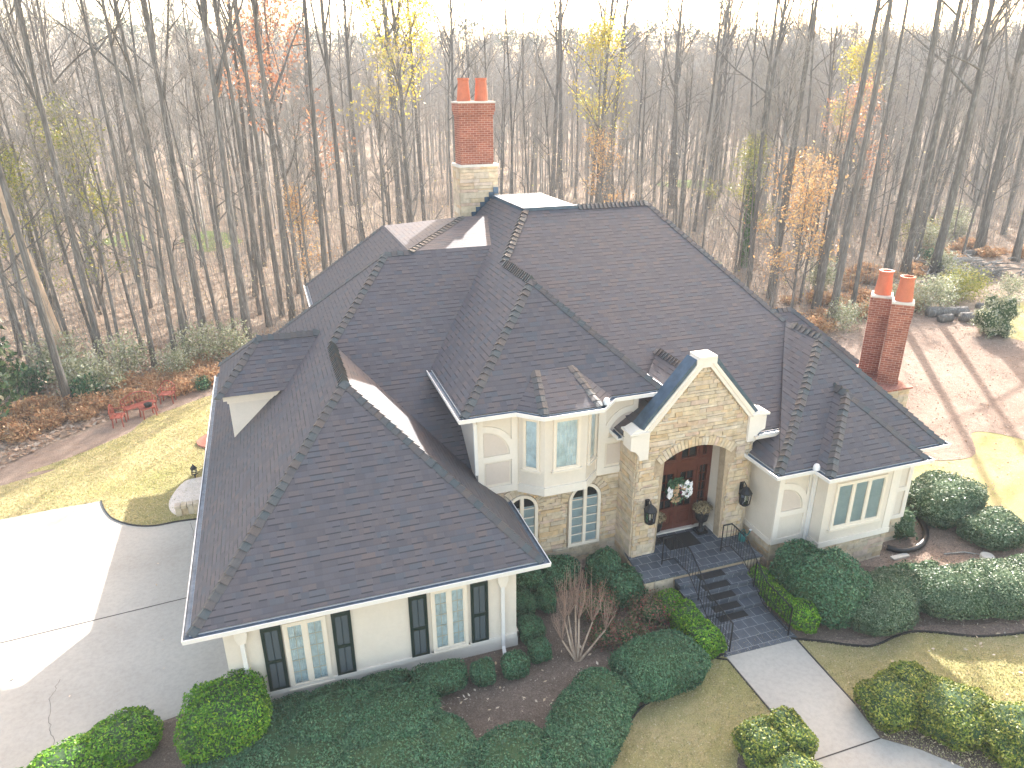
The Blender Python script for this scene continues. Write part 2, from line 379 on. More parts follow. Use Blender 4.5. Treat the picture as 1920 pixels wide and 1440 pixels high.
sheet('mulch_bed', bed+[(9.5, 14), (9, 17), (-2, 17), (-2, 13.94), (-4, 13.81)], .008, 'mulch')
bedr = smooth_poly([(11.3, 11.5), (12.01, 11.13), (12.62, 10.78), (13.12, 10.61), (13.88, 10.69), (14.47, 10.67), (15.02, 10.44), (15.69, 10.08), (16.21, 9.91), (17.09, 9.73), (19, 9.5), (21.5, 10.2), (22, 12), (21.2, 14.5), (20.48, 15.9), (20.34, 16.61), (20.1, 18)])
sheet('mulch_bed_two', bedr+[(20, 20), (11.3, 20)], .012, 'straw')
sheet('bark_patch', smooth_poly([(11.3, 11.6), (12.3, 11.1), (13.6, 10.8), (15, 10.75), (16.5, 10.3), (17.6, 10.6), (17.2, 11.8), (16.2, 12.8), (14.6, 13.7)])+[(14, 16), (11.3, 16)], .016, 'mulch')
sheet('bare_ground', smooth_poly([(20, 21), (21.5, 18.3), (24.2, 17.4), (26.2, 19), (27.5, 17.5), (27, 15), (28, 12), (40, 12), (46, 24), (44, 31), (38, 33), (30, 31), (26, 31), (20, 30)], True), .020, 'straw')
sheet('far_lawn', smooth_poly([(42.3, 30.7), (39.3, 28.3), (38.7, 26.8), (42, 22), (60, 20), (60, 34), (48, 33)], True), .024, 'grass')
sheet('low_bed', smooth_poly([(11.3, 9.3), (11.8, 9.5), (12.6, 9.2), (13.6, 8.5), (15, 7.2), (16, 5.6), (14.5, 5), (12.6, 6.6), (11.7, 7.7), (11.16, 8.3), (11.1, 8.9)], True), .010, 'mulch')
sheet('round_bed', smooth_poly([(7.5, 8.0), (7.9, 8.9), (8.6, 9.3), (9.28, 9.3), (9.28, 8.4), (9.2, 7.4), (8, 7)], True), .010, 'mulch')
sheet('path', [(9.38, 11.5), (9.34, 8.35), (9.2, 7.2), (8.6, 6), (13.4, 6), (12.2, 7.2), (11.7, 7.85), (11.12, 8.35), (11.28, 9.3), (11.4, 11.44)], .016, 'conc')
# joints and cracks
jm = simple('expansion joint', (.05, .045, .04), .9)
M['joint'] = jm
def strip(name, pts, w, z, mat, kind='structure'):
    mb = MB(); P = [Vector((p[0], p[1])) for p in pts]
    L = []; R = []
    for i, p in enumerate(P):
        d = (P[min(i+1, len(P)-1)]-P[max(i-1, 0)]).normalized(); nn = Vector((-d.y, d.x))*w/2
        L.append((p+nn).to_3d()+Vector((0, 0, z))); R.append((p-nn).to_3d()+Vector((0, 0, z)))
    for i in range(len(P)-1): mb.poly([R[i], R[i+1], L[i+1], L[i]])
    return tag(mb.build(name, mat), kind=kind)
strip('driveway_joint', [(-30, 16.8), (-7.84, 17.92), (-3.34, 18.29), (-2, 18.4)], .035, .020, 'joint')
strip('path_joint', [(9.34, 8.35), (11.12, 8.35)], .03, .020, 'joint')
random.seed(5)
def crack(pts):
    out = []
    for (a, b) in zip(pts[:-1], pts[1:]):
        for k in range(8):
            t = k/8; out.append((a[0]+(b[0]-a[0])*t+random.uniform(-.03, .03), a[1]+(b[1]-a[1])*t+random.uniform(-.03, .03)))
    return out+[pts[-1]]
strip('driveway_crack', crack([(-6.1, 16.03), (-6.17, 15.45), (-5.97, 14.43), (-5.67, 13.75)]), .007, .020, 'joint')
strip('driveway_crack', crack([(-3.6, 22.3), (-3.3, 20.2), (-2.9, 18.5)]), .009, .020, 'joint')
strip('driveway_crack', crack([(-9.5, 22.5), (-7.5, 23.1), (-5.7, 22.9)]), .009, .020, 'joint')

# garden edging (thin dark strips set on edge)
M['edging'] = simple('black garden edging', (.02, .02, .02), .6)
def edging(pts, label, h=.06):
    mb = MB()
    for a, b in zip(pts[:-1], pts[1:]):
        d = Vector((b[0]-a[0], b[1]-a[1])); nn = Vector((-d.y, d.x)).normalized()*.015
        mb.ext([(a[0]-nn.x, a[1]-nn.y, 0), (b[0]-nn.x, b[1]-nn.y, 0), (b[0]+nn.x, b[1]+nn.y, 0), (a[0]+nn.x, a[1]+nn.y, 0)], (0, 0, h))
    return tag(mb.build('garden_edging', 'edging'), label, 'edging')
edging(bed, 'thin black edging curving between the front mulch bed and the lawn left of the path')
edging(bedr[:70], 'thin black edging along the bed of clipped shrubs right of the steps')
edging(drive[4:33], 'dark edging where the back lawn meets the driveway')
edging([(9.0, 11.6)]+[(9.36, y) for y in (11.4, 10, 9.4)], 'dark edging strip along the left side of the front path', .03)
edging([(11.42, 11.4), (11.3, 9.3)], 'dark edging strip along the right side of the front path', .03)

# ---------------------------------------------------------------- HOUSE
house = thing('house', 'large stucco and stone house with steep dark shingle hip roofs and brick chimneys', 'house', (7, 20, 0))
HO = tuple(-x for x in house.location)
def hp(mb, name, mats, parent=None, smooth=False):
    return mb.build(name, mats, parent or house, smooth, HO if parent is None else (0, 0, 0))

def clean(pts):
    return [Vector(p) for p in pts]
def roof(name, faces, mat='shingle'):
    mb = MB()
    for f in faces:
        P = clean(f); nn = Vector((0, 0, 0))
        for a in range(len(P)): nn += P[a].cross(P[(a+1) % len(P)])
        if nn.z < 0: P.reverse()
        mb.poly(P)
    return hp(mb, name, mat)
def plane_n(f):
    P = clean(f); nn = Vector((0, 0, 0))
    for a in range(len(P)): nn += P[a].cross(P[(a+1) % len(P)])
    nn.normalize(); return nn if nn.z > 0 else -nn
def caps(parent, p0, p1, fA, fB, w=.15, L=.19, ht=.042, name='ridge_cap'):
    """overlapping cap shingles from the low end p0 to the high end p1 across planes fA, fB"""
    p0 = Vector(p0); p1 = Vector(p1); d = (p1-p0); n = max(1, int(d.length/L)); d.normalize()
    nA = plane_n(fA); nB = plane_n(fB); av = (nA+nB).normalized()
    wA = d.cross(nA); wB = -d.cross(nB)
    if wA.dot(nB) > 0: wA = -wA
    if wB.dot(nA) > 0: wB = -wB
    mb = MB(); step = (p1-p0).length/n
    for k in range(n):
        a = p0+d*(k*step-.01); b = a+d*(step+.035)
        lift = ht*random.uniform(.9, 1.15); ww = w*random.uniform(.94, 1.06); sh = random.uniform(-.008, .008)
        def sec(p, l):
            q = p+wA*sh
            return [q+wA*ww+nA*.008, q+wA*ww+nA*(l*.45), q+wA*ww*.4+av*(l*.95), q+av*(l*1.25), q+wB*ww*.4+av*(l*.95), q+wB*ww+nB*(l*.45), q+wB*ww+nB*.008]
        A = sec(a, lift); B = sec(b, lift*.22)
        i = len(mb.v); mb.v += [tuple(x) for x in A+B]; m_ = 7
        for j in range(m_-1): mb.f.append((i+j, i+j+1, i+m_+j+1, i+m_+j)); mb.mi.append(0)
        mb.f.append(tuple(i+j for j in range(m_))); mb.mi.append(0)
    o = hp(mb, name, 'cap', parent); return o

def gutter(parent_name, pts, drop=.035, w=.135, h=.095, closed=False, ends=True, flip=1):
    """swept trough along an eave polyline; outside is to the right of travel (flip=1)"""
    P = [Vector(p) for p in pts]; prof = [(-.03, .0, 0), (-.03, -h-.03, 0), (.0, -h-.03, 0), (.0, -h, 0), (w, -h, 0), (w+.012, .012, 0), (w-.012, .012, 0), (w-.018, -h+.045, 1), (.012, -h+.045, 1), (.012, 0, 0)]
    mb = MB(); n = len(prof); i0 = 0
    for k, p in enumerate(P):
        d0 = (P[k]-P[k-1]) if k > 0 else (P[1]-P[0]); d1 = (P[k+1]-P[k]) if k < len(P)-1 else (P[-1]-P[-2])
        d0.z = d1.z = 0; d0.normalize(); d1.normalize()
        n0 = Vector((d0.y, -d0.x, 0))*flip; n1 = Vector((d1.y, -d1.x, 0))*flip
        bis = (n0+n1).normalized(); sc = 1/max(.3, bis.dot(n0))
        for (o_, z_, _) in prof: mb.v.append(tuple(p+bis*(o_*sc)+Vector((0, 0, z_-drop))))
    for k in range(len(P)-1):
        for j in range(n):
            j2 = (j+1) % n
            mb.f.append((k*n+j, k*n+j2, (k+1)*n+j2, (k+1)*n+j)); mb.mi.append(1 if j in (6, 7, 8) else 0)
    mb.f.append(tuple(range(n-1, -1, -1))); mb.mi.append(0)
    e = (len(P)-1)*n; mb.f.append(tuple(range(e, e+n))); mb.mi.append(0)
    return hp(mb, 'gutter', ['gutter', 'gutterin'])
def soffit(pts, z, mat='trim', th=.05):
    mb = MB(); mb.ext([(x, y, z) for x, y in pts], (0, 0, -th)); return hp(mb, 'soffit', mat)

random.seed(11)
# --- roof faces
EZ = 2.8
G_apex = (1.28, 16.95, 6.38); G_back = (1.28, 20.09, 6.38); A = (3.355, 22.5, 8.31)
fGL = [(-2.57, 13.1, EZ), G_apex, G_back, A, (-2.57, 28.42, EZ)]
fGF = [(-2.57, 13.1, EZ), (5.13, 13.1, EZ), G_apex]
fGR = [(5.13, 13.1, EZ), (5.13, 15.93, EZ), (4.37, 15.93, 3.507), (4.37, 16.5, 3.507), G_back, G_apex]
fPF = [G_back, (4.37, 16.5, 3.507), (4.37, 19.1, 5.59), (3.95, 19.11, 5.6), (6.834, 22.5, 8.31), A]
fPFl = [G_back, (4.37, 16.5, 3.507), (4.37, 19.11, 5.6), (6.834, 22.5, 8.31), A]
fBB = [A, (4.13, 22.5, 8.31), (1.21, 25.4, 5.6), (1.21, 28.42, 2.8), (-2.57, 28.42, 2.8)]
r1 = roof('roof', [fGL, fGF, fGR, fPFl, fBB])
tag(r1, 'steep shingle roof of the front garage wing')
caps(r1, fGL[0], G_apex, fGL, fGF); caps(r1, fGF[1], G_apex, fGR, fGF)
caps(r1, G_back, A, fGL, fPF); caps(r1, G_apex, (1.28, 20.0, 6.38), fGL, fGR, w=.17, ht=.09, L=.15)
caps(r1, (-2.57, 28.42, EZ), A, fGL, fBB); caps(r1, A, (4.13, 22.5, 8.31), fPF, fBB)
# --- back-left upper roof
fCL = [(4.13, 22.5, 8.31), (1.21, 25.4, 5.6), (1.21, 30.42, 5.6), (4.13, 27.5, 8.31)]
fCU = [(4.13, 22.5, 8.31), (4.13, 27.5, 8.31), (6.53, 24.95, 8.89)]
fEU = [(4.13, 22.5, 8.31), (6.834, 22.5, 8.31), (7.46, 24.9, 8.89), (6.53, 24.95, 8.89)]
fCB = [(1.21, 30.42, 5.6), (4.13, 27.5, 8.31), (6.53, 24.95, 8.89), (7.46, 24.9, 8.89), (7.5, 30.42, 5.6)]
r2 = roof('roof', [fCL, fCU, fEU, [fCB[0], fCB[1], fCB[4]], [fCB[1], fCB[2], fCB[4]], [fCB[2], fCB[3], fCB[4]]])
tag(r2, 'low pitched sunlit roof beside the tall back chimney')
caps(r2, (4.13, 22.5, 8.31), (6.53, 24.95, 8.89), fCU, fEU, ht=.045); caps(r2, (1.21, 30.42, 5.6), (4.13, 27.5, 8.31), fCL, fCB)
# --- tower roof + left slope of the main roof
fTL = [(3.92, 15.55, 5.6), (6.69, 18.3, 8.18), (6.69, 20.7, 8.18), (8.0, 22.54, 9.4), (8.0, 25.8, 9.4), (3.92, 29.9, 5.6), (3.92, 19.11, 5.6)]
fTF = [(3.92, 15.55, 5.6), (9.46, 15.55, 5.6), (6.69, 18.3, 8.18)]
fTR = [(9.46, 15.55, 5.6), (9.46, 17.11, 5.6), (6.69, 20.8, 8.18), (6.69, 18.3, 8.18)]
b0, b1, b2, b3 = (5.30, 15.545, 5.595), (5.86, 15.04, 5.6), (7.39, 15.04, 5.6), (7.94, 15.545, 5.595)
ta, tb = (6.06, 16.25, 6.29), (7.10, 16.25, 6.29)
fB1 = [b0, b1, ta]; fB2 = [b1, b2, tb, ta]; fB3 = [b2, b3, tb]
r3 = roof('roof', [fTL, fTF, fTR])
tag(r3, 'steep shingle roof over the upper bay window')
caps(r3, fTF[0], fTF[2], fTL, fTF); caps(r3, fTF[1], fTF[2], fTR, fTF); caps(r3, fTF[2], (6.69, 20.6, 8.18), fTL, fTR, w=.17, ht=.09, L=.15)
r3b = roof('bay_roof', [fB1, fB2, fB3])
caps(r3b, b1, ta, fB1, fB2, w=.13, ht=.022); caps(r3b, b2, tb, fB3, fB2, w=.13, ht=.022)
# --- main roof
fM = [(8.0, 22.54, 9.4), (12.5, 22.54, 9.4), (15.15, 17.97, 6.2), (13.0, 15.02, 4.137), (12.2, 15.02, 4.137), (12.2, 15.35, 4.367), (8.58, 15.35, 4.367), (8.58, 15.93, 4.773), (8.97, 15.93, 4.773), (8.97, 17.11, 5.6), (9.46, 17.11, 5.6), (6.69, 20.8, 8.18)]
ap = (15.1, 16.3, 6.2)
fMR = [(12.5, 22.54, 9.4), (15.15, 17.97, 6.2), (17.75, 28, 3.5)]
fMR2 = [(15.15, 17.97, 6.2), ap, (17.75, 13.7, 3.5)]; fMR3 = [(15.15, 17.97, 6.2), (17.75, 13.7, 3.5), (17.75, 28, 3.5)]
fMB = [(9.85, 22.54, 9.4), (12.5, 22.54, 9.4), (17.75, 28, 3.5), (9.85, 28.5, 3.9)]
fMB2 = [(8, 25.8, 9.4), (9.85, 25.8, 9.4), (12, 30.2, 5.0), (3.92, 29.9, 5.6)]
r4 = roof('roof', [fM, fMR, fMR2, fMR3, fMB, fMB2])
tag(r4, 'widest and highest shingle slope of the main roof')
caps(r4, (6.69, 20.75, 8.18), (8.0, 22.5, 9.4), fTL, fM, ht=.05); caps(r4, (15.15, 17.97, 6.2), (12.5, 22.54, 9.4), fM, fMR)
caps(r4, (9.9, 22.54, 9.4), (12.5, 22.54, 9.4), fM, fMB, w=.17, ht=.08, L=.15)
deck = MB(); deck.box(8.02, 9.83, 22.56, 25.78, 9.2, 9.43)
hp(deck, 'roof_deck', 'memb')
dk = MB(); dk.box(7.95, 9.88, 22.47, 22.56, 9.30, 9.455); dk.box(7.93, 8.02, 22.56, 25.85, 9.30, 9.455); dk.box(8.02, 9.88, 25.78, 25.85, 9.3, 9.455)
hp(dk, 'deck_edge_flashing', 'bluemetal')
# --- right wing
fRL = [(12.07, 13.7, 3.5), ap, (15.15, 17.97, 6.2), (13.0, 15.02, 4.137), (13.0, 15.25, 4.137), (12.07, 15.25, 3.5)]
fRF = [(12.07, 13.7, 3.5), (17.75, 13.7, 3.5), ap]
r5 = roof('roof', [fRL, fRF]); tag(r5, 'shingle hip roof of the right hand wing')
caps(r5, fRF[0], ap, fRL, fRF); caps(r5, fRF[1], ap, fMR2, fRF); caps(r5, ap, (15.15, 17.6, 6.2), fRL, fMR2, ht=.08)
q = (14.9, 14.77, 5.03)
bk = 13.7+(5.03-3.5)/(2.7/2.6)
fQL = [(13.26, 13.13, 3.5), q, (14.9, bk+.02, 5.03), (13.26, 13.72, 3.5)]; fQF = [(13.26, 13.13, 3.5), (16.54, 13.13, 3.5), q]; fQR = [(16.54, 13.13, 3.5), (16.54, 13.72, 3.5), (14.9, bk+.02, 5.03), q]
q = (14.9, 14.72, 5.06); fQL[1] = q; fQF[2] = q; fQR[3] = q
r6 = roof('bay_roof', [fQL, fQF, fQR]); tag(r6, 'small hip roof over the triple window')
caps(r6, fQF[0], q, fQL, fQF); caps(r6, fQF[1], q, fQR, fQF); caps(r6, q, (14.9, bk+.25, 5.06), fQL, fQR, ht=.08)
# --- back right wing
fW = [(17.7, 20.75, 5.6), (14.5, 20.75, 5.6), (16.0, 18.55, 3.5), (19.95, 18.55, 3.5)]
fW2 = [(17.7, 20.75, 5.6), (19.95, 18.55, 3.5), (19.95, 22.95, 3.5)]; fW3 = [(17.7, 20.75, 5.6), (14.5, 20.75, 5.6), (16.0, 22.95, 3.5), (19.95, 22.95, 3.5)]
r7 = roof('roof', [fW, fW2, fW3]); tag(r7, 'low shingle hip roof behind the right hand chimney')
caps(r7, (19.95, 18.55, 3.5), (17.7, 20.75, 5.6), fW, fW2); caps(r7, (14.9, 20.75, 5.6), (17.7, 20.75, 5.6), fW, fW3)
# --- dormer on the left slope
dz, dr = 5.02, 6.22
fDF = [(-2.0, 20.28, dz), (0.2, 20.28, dz), (1.1, 21.76, dr), (-.75, 21.76, dr)]; fDL = [(-2.0, 20.28, dz), (-.75, 21.76, dr), (-2.0, 23.24, dz)]; fDB = [(-2.0, 23.24, dz), (-.75, 21.76, dr), (1.1, 21.76, dr), (.2, 23.24, dz)]
dorm = MB(); dorm.ext([(-1.73, 20.65, 3.4), (-.02, 20.65, 5.0), (.1, 20.65, dz), (-1.73, 20.65, dz)], (0, 2.2, 0)); dm = hp(dorm, 'dormer', 'stucco')
tag(dm, 'stucco dormer on the garage roof')
dt = MB(); dt.box(-1.86, .05, 20.5, 20.648, dz-.22, dz-.02); dt.box(-1.86, -1.732, 20.648, 22.9, dz-.22, dz-.02); dt.box(-1.77, -.1, 20.6, 20.648, dz-.34, dz-.22)
hp(dt, 'cornice', 'trimy', dm)
rd = roof('roof', [fDF, fDL, fDB]); rd.parent = dm; rd.location = (0, 0, 0)
caps(rd, fDF[0], fDL[1], fDL, fDF); caps(rd, (-.75, 21.76, dr), (1.05, 21.76, dr), fDF, fDB, w=.16, ht=.08, L=.15)
caps(rd, (-2.0, 23.24, dz), fDL[1], fDL, fDB)
# --- portal roof
fPL = [(10.35, 15.3, 5.95), (10.35, 17.27, 5.95), (8.25, 15.0, 4.46), (8.25, 15.3, 4.46)]
fPL = [(10.35, 15.3, 5.95), (10.35, 17.50, 5.95), (8.97, 16.05, 4.97), (8.97, 15.93, 4.97), (8.25, 15.93, 4.46), (8.25, 15.3, 4.46)]
fPR = [(10.35, 15.3, 5.95), (10.35, 17.50, 5.95), (12.45, 15.3, 4.70), (12.45, 15.3, 4.46)]
r8 = roof('portal_roof', [fPL, fPR]); caps(r8, (10.35, 15.4, 5.95), (10.35, 17.50, 5.95), fPL, fPR, w=.16, ht=.08, L=.15)

# --- soffits and gutters
soffit([(-2.57, 13.1), (5.13, 13.1), (5.13, 15.9), (-2.57, 28.3)][:3]+[(5.13, 15.9), (4.3, 15.9), (4.3, 28), (-2.57, 28.42)], EZ-.06)
soffit([(3.92, 15.55), (5.3, 15.55), (5.86, 15.04), (7.39, 15.04), (7.94, 15.55), (9.46, 15.55), (9.46, 16.7), (8.9, 16.7), (8.9, 20), (3.92, 19.1)], 5.53, 'trimy')
soffit([(12.07, 13.7), (13.26, 13.7), (13.26, 13.13), (16.54, 13.13), (16.54, 13.7), (17.75, 13.7), (17.75, 27), (12.3, 27), (12.07, 15.2)], 3.43)
gutter('g', [(-2.57, 28.42, EZ), (-2.57, 13.1, EZ), (5.13, 13.1, EZ), (5.13, 15.93, EZ)], flip=-1 if False else 1)
gutter('g', [(3.92, 19.05, 5.6), (3.92, 15.55, 5.6), (5.30, 15.55, 5.6), (5.86, 15.04, 5.6), (7.39, 15.04, 5.6), (7.94, 15.55, 5.6), (9.46, 15.55, 5.6), (9.46, 16.7, 5.6)])
gutter('g', [(12.2, 14.98, 4.14), (12.98, 14.98, 4.14)])
gutter('g', [(12.07, 15.2, 3.5), (12.07, 13.7, 3.5), (13.26, 13.7, 3.5), (13.26, 13.13, 3.5), (16.54, 13.13, 3.5), (16.54, 13.7, 3.5), (17.75, 13.7, 3.5), (17.75, 16.0, 3.5)])
gutter('g', [(1.21, 30.42, 5.6), (1.21, 25.4, 5.6)])
gutter('g', [(8.25, 15.92, 4.46), (8.25, 15.42, 4.46)])
gutter('g', [(18.0, 18.55, 3.5), (19.95, 18.55, 3.5), (19.95, 22.95, 3.5)])
# small white rounded splash guards in the eave corners
sg = MB(); sg.lathe([(.001, .12), (.06, .1), (.09, .04), (.1, -.05)], (7.62, 15.18, 5.62), 10); sg.lathe([(.001, .12), (.06, .1), (.09, .04), (.1, -.05)], (13.2, 13.6, 3.53), 10)
hp(sg, 'splash_guard', 'gutter', None, True)

# --- walls
w = MB(); w.box(-2.05, 4.62, 13.6, 28, -.3, 2.74); hp(w, 'garage_wall', 'stucco')
w = MB(); w.box(-2.11, 4.68, 13.54, 13.598, .30, .42); w.box(4.622, 4.68, 13.54, 15.9, .30, .42); w.box(-2.11, -2.052, 13.54, 28, .3, .42)
w.box(-2.08, 4.65, 13.565, 13.598, -.2, .30); w.box(4.622, 4.65, 13.6, 15.9, -.2, .3); w.box(-2.09, 4.66, 13.56, 13.598, 2.50, 2.72)
hp(w, 'moulding', 'trim')
w = MB(); w.box(4.40, 17.3, 16.05, 27.9, -.3, 3.3); w.box(4.44, 12.1, 16.06, 27.5, 3.3, 4.2); w.box(1.6, 7.4, 25.5, 29.8, 2, 5.5); hp(w, 'back_wall', 'stucco')
# tower upper wall
w = MB()
w.ext([(4.37, 15.95, 3.10), (8.95, 15.95, 3.10), (8.95, 15.95, 5.48), (4.37, 15.95, 5.48)], (0, .1, 0))
w.ext([(4.37, 16.05, 3.1), (4.37, 19.4, 3.1), (4.37, 19.4, 5.48), (4.37, 16.05, 5.48)], (.1, 0, 0)); w.ext([(8.95, 16.05, 3.1), (8.95, 19, 3.1), (8.95, 19, 5.48), (8.95, 16.05, 5.48)], (-.1, 0, 0))
hp(w, 'upper_wall', 'stucco')
B0, B1, B2, B3 = (5.50, 15.95), (6.06, 15.47), (7.24, 15.47), (7.74, 15.95)
w = MB(); w.ext([(x, y, 3.02) for x, y in (B0, B1, B2, B3)], (0, 0, 2.46)); bay = hp(w, 'bay_window', 'stucco'); tag(bay, 'upper bay with three tall windows')
def offs(p, q, o):
    d = (Vector(q)-Vector(p)).normalized(); return Vector((d.y, -d.x))*o
def wall_frame(p, q):     # returns fn(s, z, out) -> 3D on the vertical plane p->q (outside on the right side of travel)
    p = Vector(p); q = Vector(q); d = (q-p).normalized(); n = Vector((d.y, -d.x))
    def f(s_, z, o=0): v = p+d*s_+n*o; return (v.x, v.y, z)
    return f, (q-p).length, n
def trim_rect(mb, f, s0, s1, z0, z1, o0, o1, n, mi=0):
    mb.ext([f(s0, z0, o0), f(s1, z0, o0), f(s1, z1, o0), f(s0, z1, o0)], tuple((n.x*(o1-o0), n.y*(o1-o0), 0)), mi)
def window(p, q, s0, s1, z0, z1, sashes=1, rows=0, cols=1, fr=.07, backing='curt', parent=None, label=None, sill=True, glazing=True):
    """a casement window set proud of the wall plane p->q"""
    f, L, n = wall_frame(p, q); mb = MB()
    trim_rect(mb, f, s0, s1, z0, z0+fr, .002, .06, n); trim_rect(mb, f, s0, s1, z1-fr, z1, .002, .06, n)
    trim_rect(mb, f, s0, s0+fr, z0+fr, z1-fr, .002, .06, n); trim_rect(mb, f, s1-fr, s1, z0+fr, z1-fr, .002, .06, n)
    if sill: trim_rect(mb, f, s0-.04, s1+.04, z0-.05, z0, .002, .09, n)
    W = (s1-s0-2*fr)
    for k in range(1, sashes):
        c_ = s0+fr+W*k/sashes; trim_rect(mb, f, c_-.045, c_+.045, z0+fr, z1-fr, .002, .055, n)
    fo = hp(mb, 'window', 'trimy', parent)
    if label: tag(fo, label)
    gl = MB(); bkm = MB(); mu = MB(); SW = .025
    for k in range(sashes):
        a = s0+fr+W*k/sashes+(.045 if k else 0); b = s0+fr+W*(k+1)/sashes-(.045 if k < sashes-1 else 0)
        # inner sash
        for (aa, bb, cc, dd) in ((a, b, z0+fr, z0+fr+SW), (a, b, z1-fr-SW, z1-fr), (a, a+SW, z0+fr+SW, z1-fr-SW), (b-SW, b, z0+fr+SW, z1-fr-SW)):
            trim_rect(mu, f, aa, bb, cc, dd, .004, .042, n)
        a += SW; b -= SW; za, zb = z0+fr+SW, z1-fr-SW
        gl.poly([f(a, za, .030), f(b, za, .030), f(b, zb, .030), f(a, zb, .030)])
        if backing == 'curt':
            m_ = 14
            for j in range(m_):
                u0 = a+(b-a)*j/m_; u1 = a+(b-a)*(j+1)/m_; o0, o1 = (.006, .016) if j % 2 else (.016, .006)
                bkm.poly([f(u0, za, o0), f(u1, za, o1), f(u1, zb, o1), f(u0, zb, o0)])
        elif backing == 'blind':
            m_ = int((zb-za)/.045)
            for j in range(m_):
                u0 = za+(zb-za)*j/m_; u1 = za+(zb-za)*(j+.85)/m_
                bkm.poly([f(a, u0, .016), f(b, u0, .016), f(b, u1, .006), f(a, u1, .006)])
        else: bkm.poly([f(a, za, .008), f(b, za, .008), f(b, zb, .008), f(a, zb, .008)])
        for r in range(1, rows+1 if rows else 1):
            if r < rows: zc = za+(zb-za)*r/rows; trim_rect(mu, f, a, b, zc-.008, zc+.008, .018, .028, n)
        for cc in range(1, cols): uc = a+(b-a)*cc/cols; trim_rect(mu, f, uc-.006, uc+.006, za, zb, .018, .027, n)
    hp(mu, 'sash', 'trimy', fo); 
    bo = hp(bkm, 'curtain' if backing == 'curt' else 'blind', {'curt': 'curt', 'blind': 'blind', 'dark': 'blinddark', 'bright': 'curt'}[backing], fo)
    if glazing: hp(gl, 'pane', 'glass', fo)
    return fo
GW = ((-2.05, 13.6), (4.62, 13.6))
window(*GW, -.83+2.05, .10+2.05, .36, 2.19, 2, 5, 2, .08, 'curt', None, 'white double casement window with sheer curtains, left of two in the garage wall')
window(*GW, 2.49+2.05, 3.37+2.05, .42, 2.22, 2, 5, 2, .08, 'curt', None, 'white double casement window with sheer curtains, right of two in the garage wall')
lb = ['dark green shutter nearest the driveway', 'dark green shutter right of the left garage window', 'dark green shutter left of the right garage window', 'dark green shutter nearest the right downspout']
for k, x in enumerate((-1.29, .22, 1.97, 3.46)):
    mb = MB(); x1 = x+.43; z0, z1 = .38, 2.17; y = 13.598
    for bx in ((x, x+.07, z0, z1), (x1-.07, x1, z0, z1), (x+.07, x1-.07, z0, z0+.10), (x+.07, x1-.07, z1-.09, z1), (x+.07, x1-.07, 1.19, 1.28)): mb.box(bx[0], bx[1], y-.05, y, bx[2], bx[3])
    sh = hp(mb, 'shutter', 'shut'); tag(sh, lb[k])
    pb = MB()
    for (a, b) in ((z0+.1, 1.19), (1.28, z1-.09)):
        for cx in (x+.07, x+.2175):
            pb.poly([(cx, y-.006, a), (cx+.1425, y-.006, a), (cx+.1425, y-.006, b), (cx, y-.006, b)], 0)
            m_ = int((b-a)/.05)
            for j in range(m_):
                zz = a+(b-a)*j/m_; pb.poly([(cx+.008, y-.034, zz), (cx+.134, y-.034, zz), (cx+.134, y-.012, zz+.045), (cx+.008, y-.012, zz+.045)])
        pb.box(x+.2075, x+.2225, y-.04, y, a, b)
    hp(pb, 'louvre_panel', 'shutpan', sh)
# bay windows
window(B1, B2, .22, .98, 3.72, 5.22, 1, 0, 1, .07, 'curt', bay); 
window(B0, B1, .14, .60, 3.72, 5.22, 1, 0, 1, .06, 'curt', bay); window(B2, B3, .10, .58, 3.72, 5.22, 1, 0, 1, .06, 'curt', bay)
# bay band and soffit mould
w = MB()
for p, q in ((B0, B1), (B1, B2), (B2, B3)):
    f, L, n = wall_frame(p, q); trim_rect(w, f, -.02, L+.02, 3.0, 3.24, .002, .045, n)
f, L, n = wall_frame((4.37, 15.95), (8.95, 15.95))
X = lambda x: x-4.37
trim_rect(w, f, 0, X(5.46), 3.05, 3.26, .002, .04, n); trim_rect(w, f, X(7.78), X(8.95), 3.05, 3.26, .002, .04, n)
trim_rect(w, f, 0, .16, 3.26, 5.35, .002, .04, n); trim_rect(w, f, X(5.30), X(5.46), 3.26, 5.35, .002, .04, n)
trim_rect(w, f, X(7.78), X(8.0), 3.26, 5.35, .002, .04, n); trim_rect(w, f, X(8.80), X(8.95), 3.26, 5.35, .002, .04, n)
trim_rect(w, f, .16, X(5.30), 4.02, 4.18, .002, .04, n); trim_rect(w, f, X(8.0), X(8.80), 4.02, 4.18, .002, .04, n)
def arc_band(mb, f, n, cs, cz, r0, r1, a0, a1, o0=.002, o1=.04, m_=12):
    for k in range(m_):
        t0 = a0+(a1-a0)*k/m_; t1 = a0+(a1-a0)*(k+1)/m_
        mb.ext([f(cs+r0*math.cos(t0), cz+r0*math.sin(t0), o0), f(cs+r1*math.cos(t0), cz+r1*math.sin(t0), o0), f(cs+r1*math.cos(t1), cz+r1*math.sin(t1), o0), f(cs+r0*math.cos(t1), cz+r0*math.sin(t1), o0)], (n.x*(o1-o0), n.y*(o1-o0), 0))
arc_band(w, f, n, .16, 4.18, .72, .88, 0, math.pi/2, .003, .039); arc_band(w, f, n, X(8.80), 4.18, .72, .88, math.pi/2, math.pi, .003, .039)
hp(w, 'half_timber_trim', 'trim')
w = MB()
def pan(f, n, mb, cs, cz, r, a0, a1):
    pts = [f(cs, cz, .001)]+[f(cs+r*math.cos(a0+(a1-a0)*k/12), cz+r*math.sin(a0+(a1-a0)*k/12), .001) for k in range(13)]
    mb.ext(pts, (n.x*.012, n.y*.012, 0))
pan(f, n, w, .17, 4.19, .66, 0, math.pi/2); hp(w, 'stucco_panel', 'stucco2')
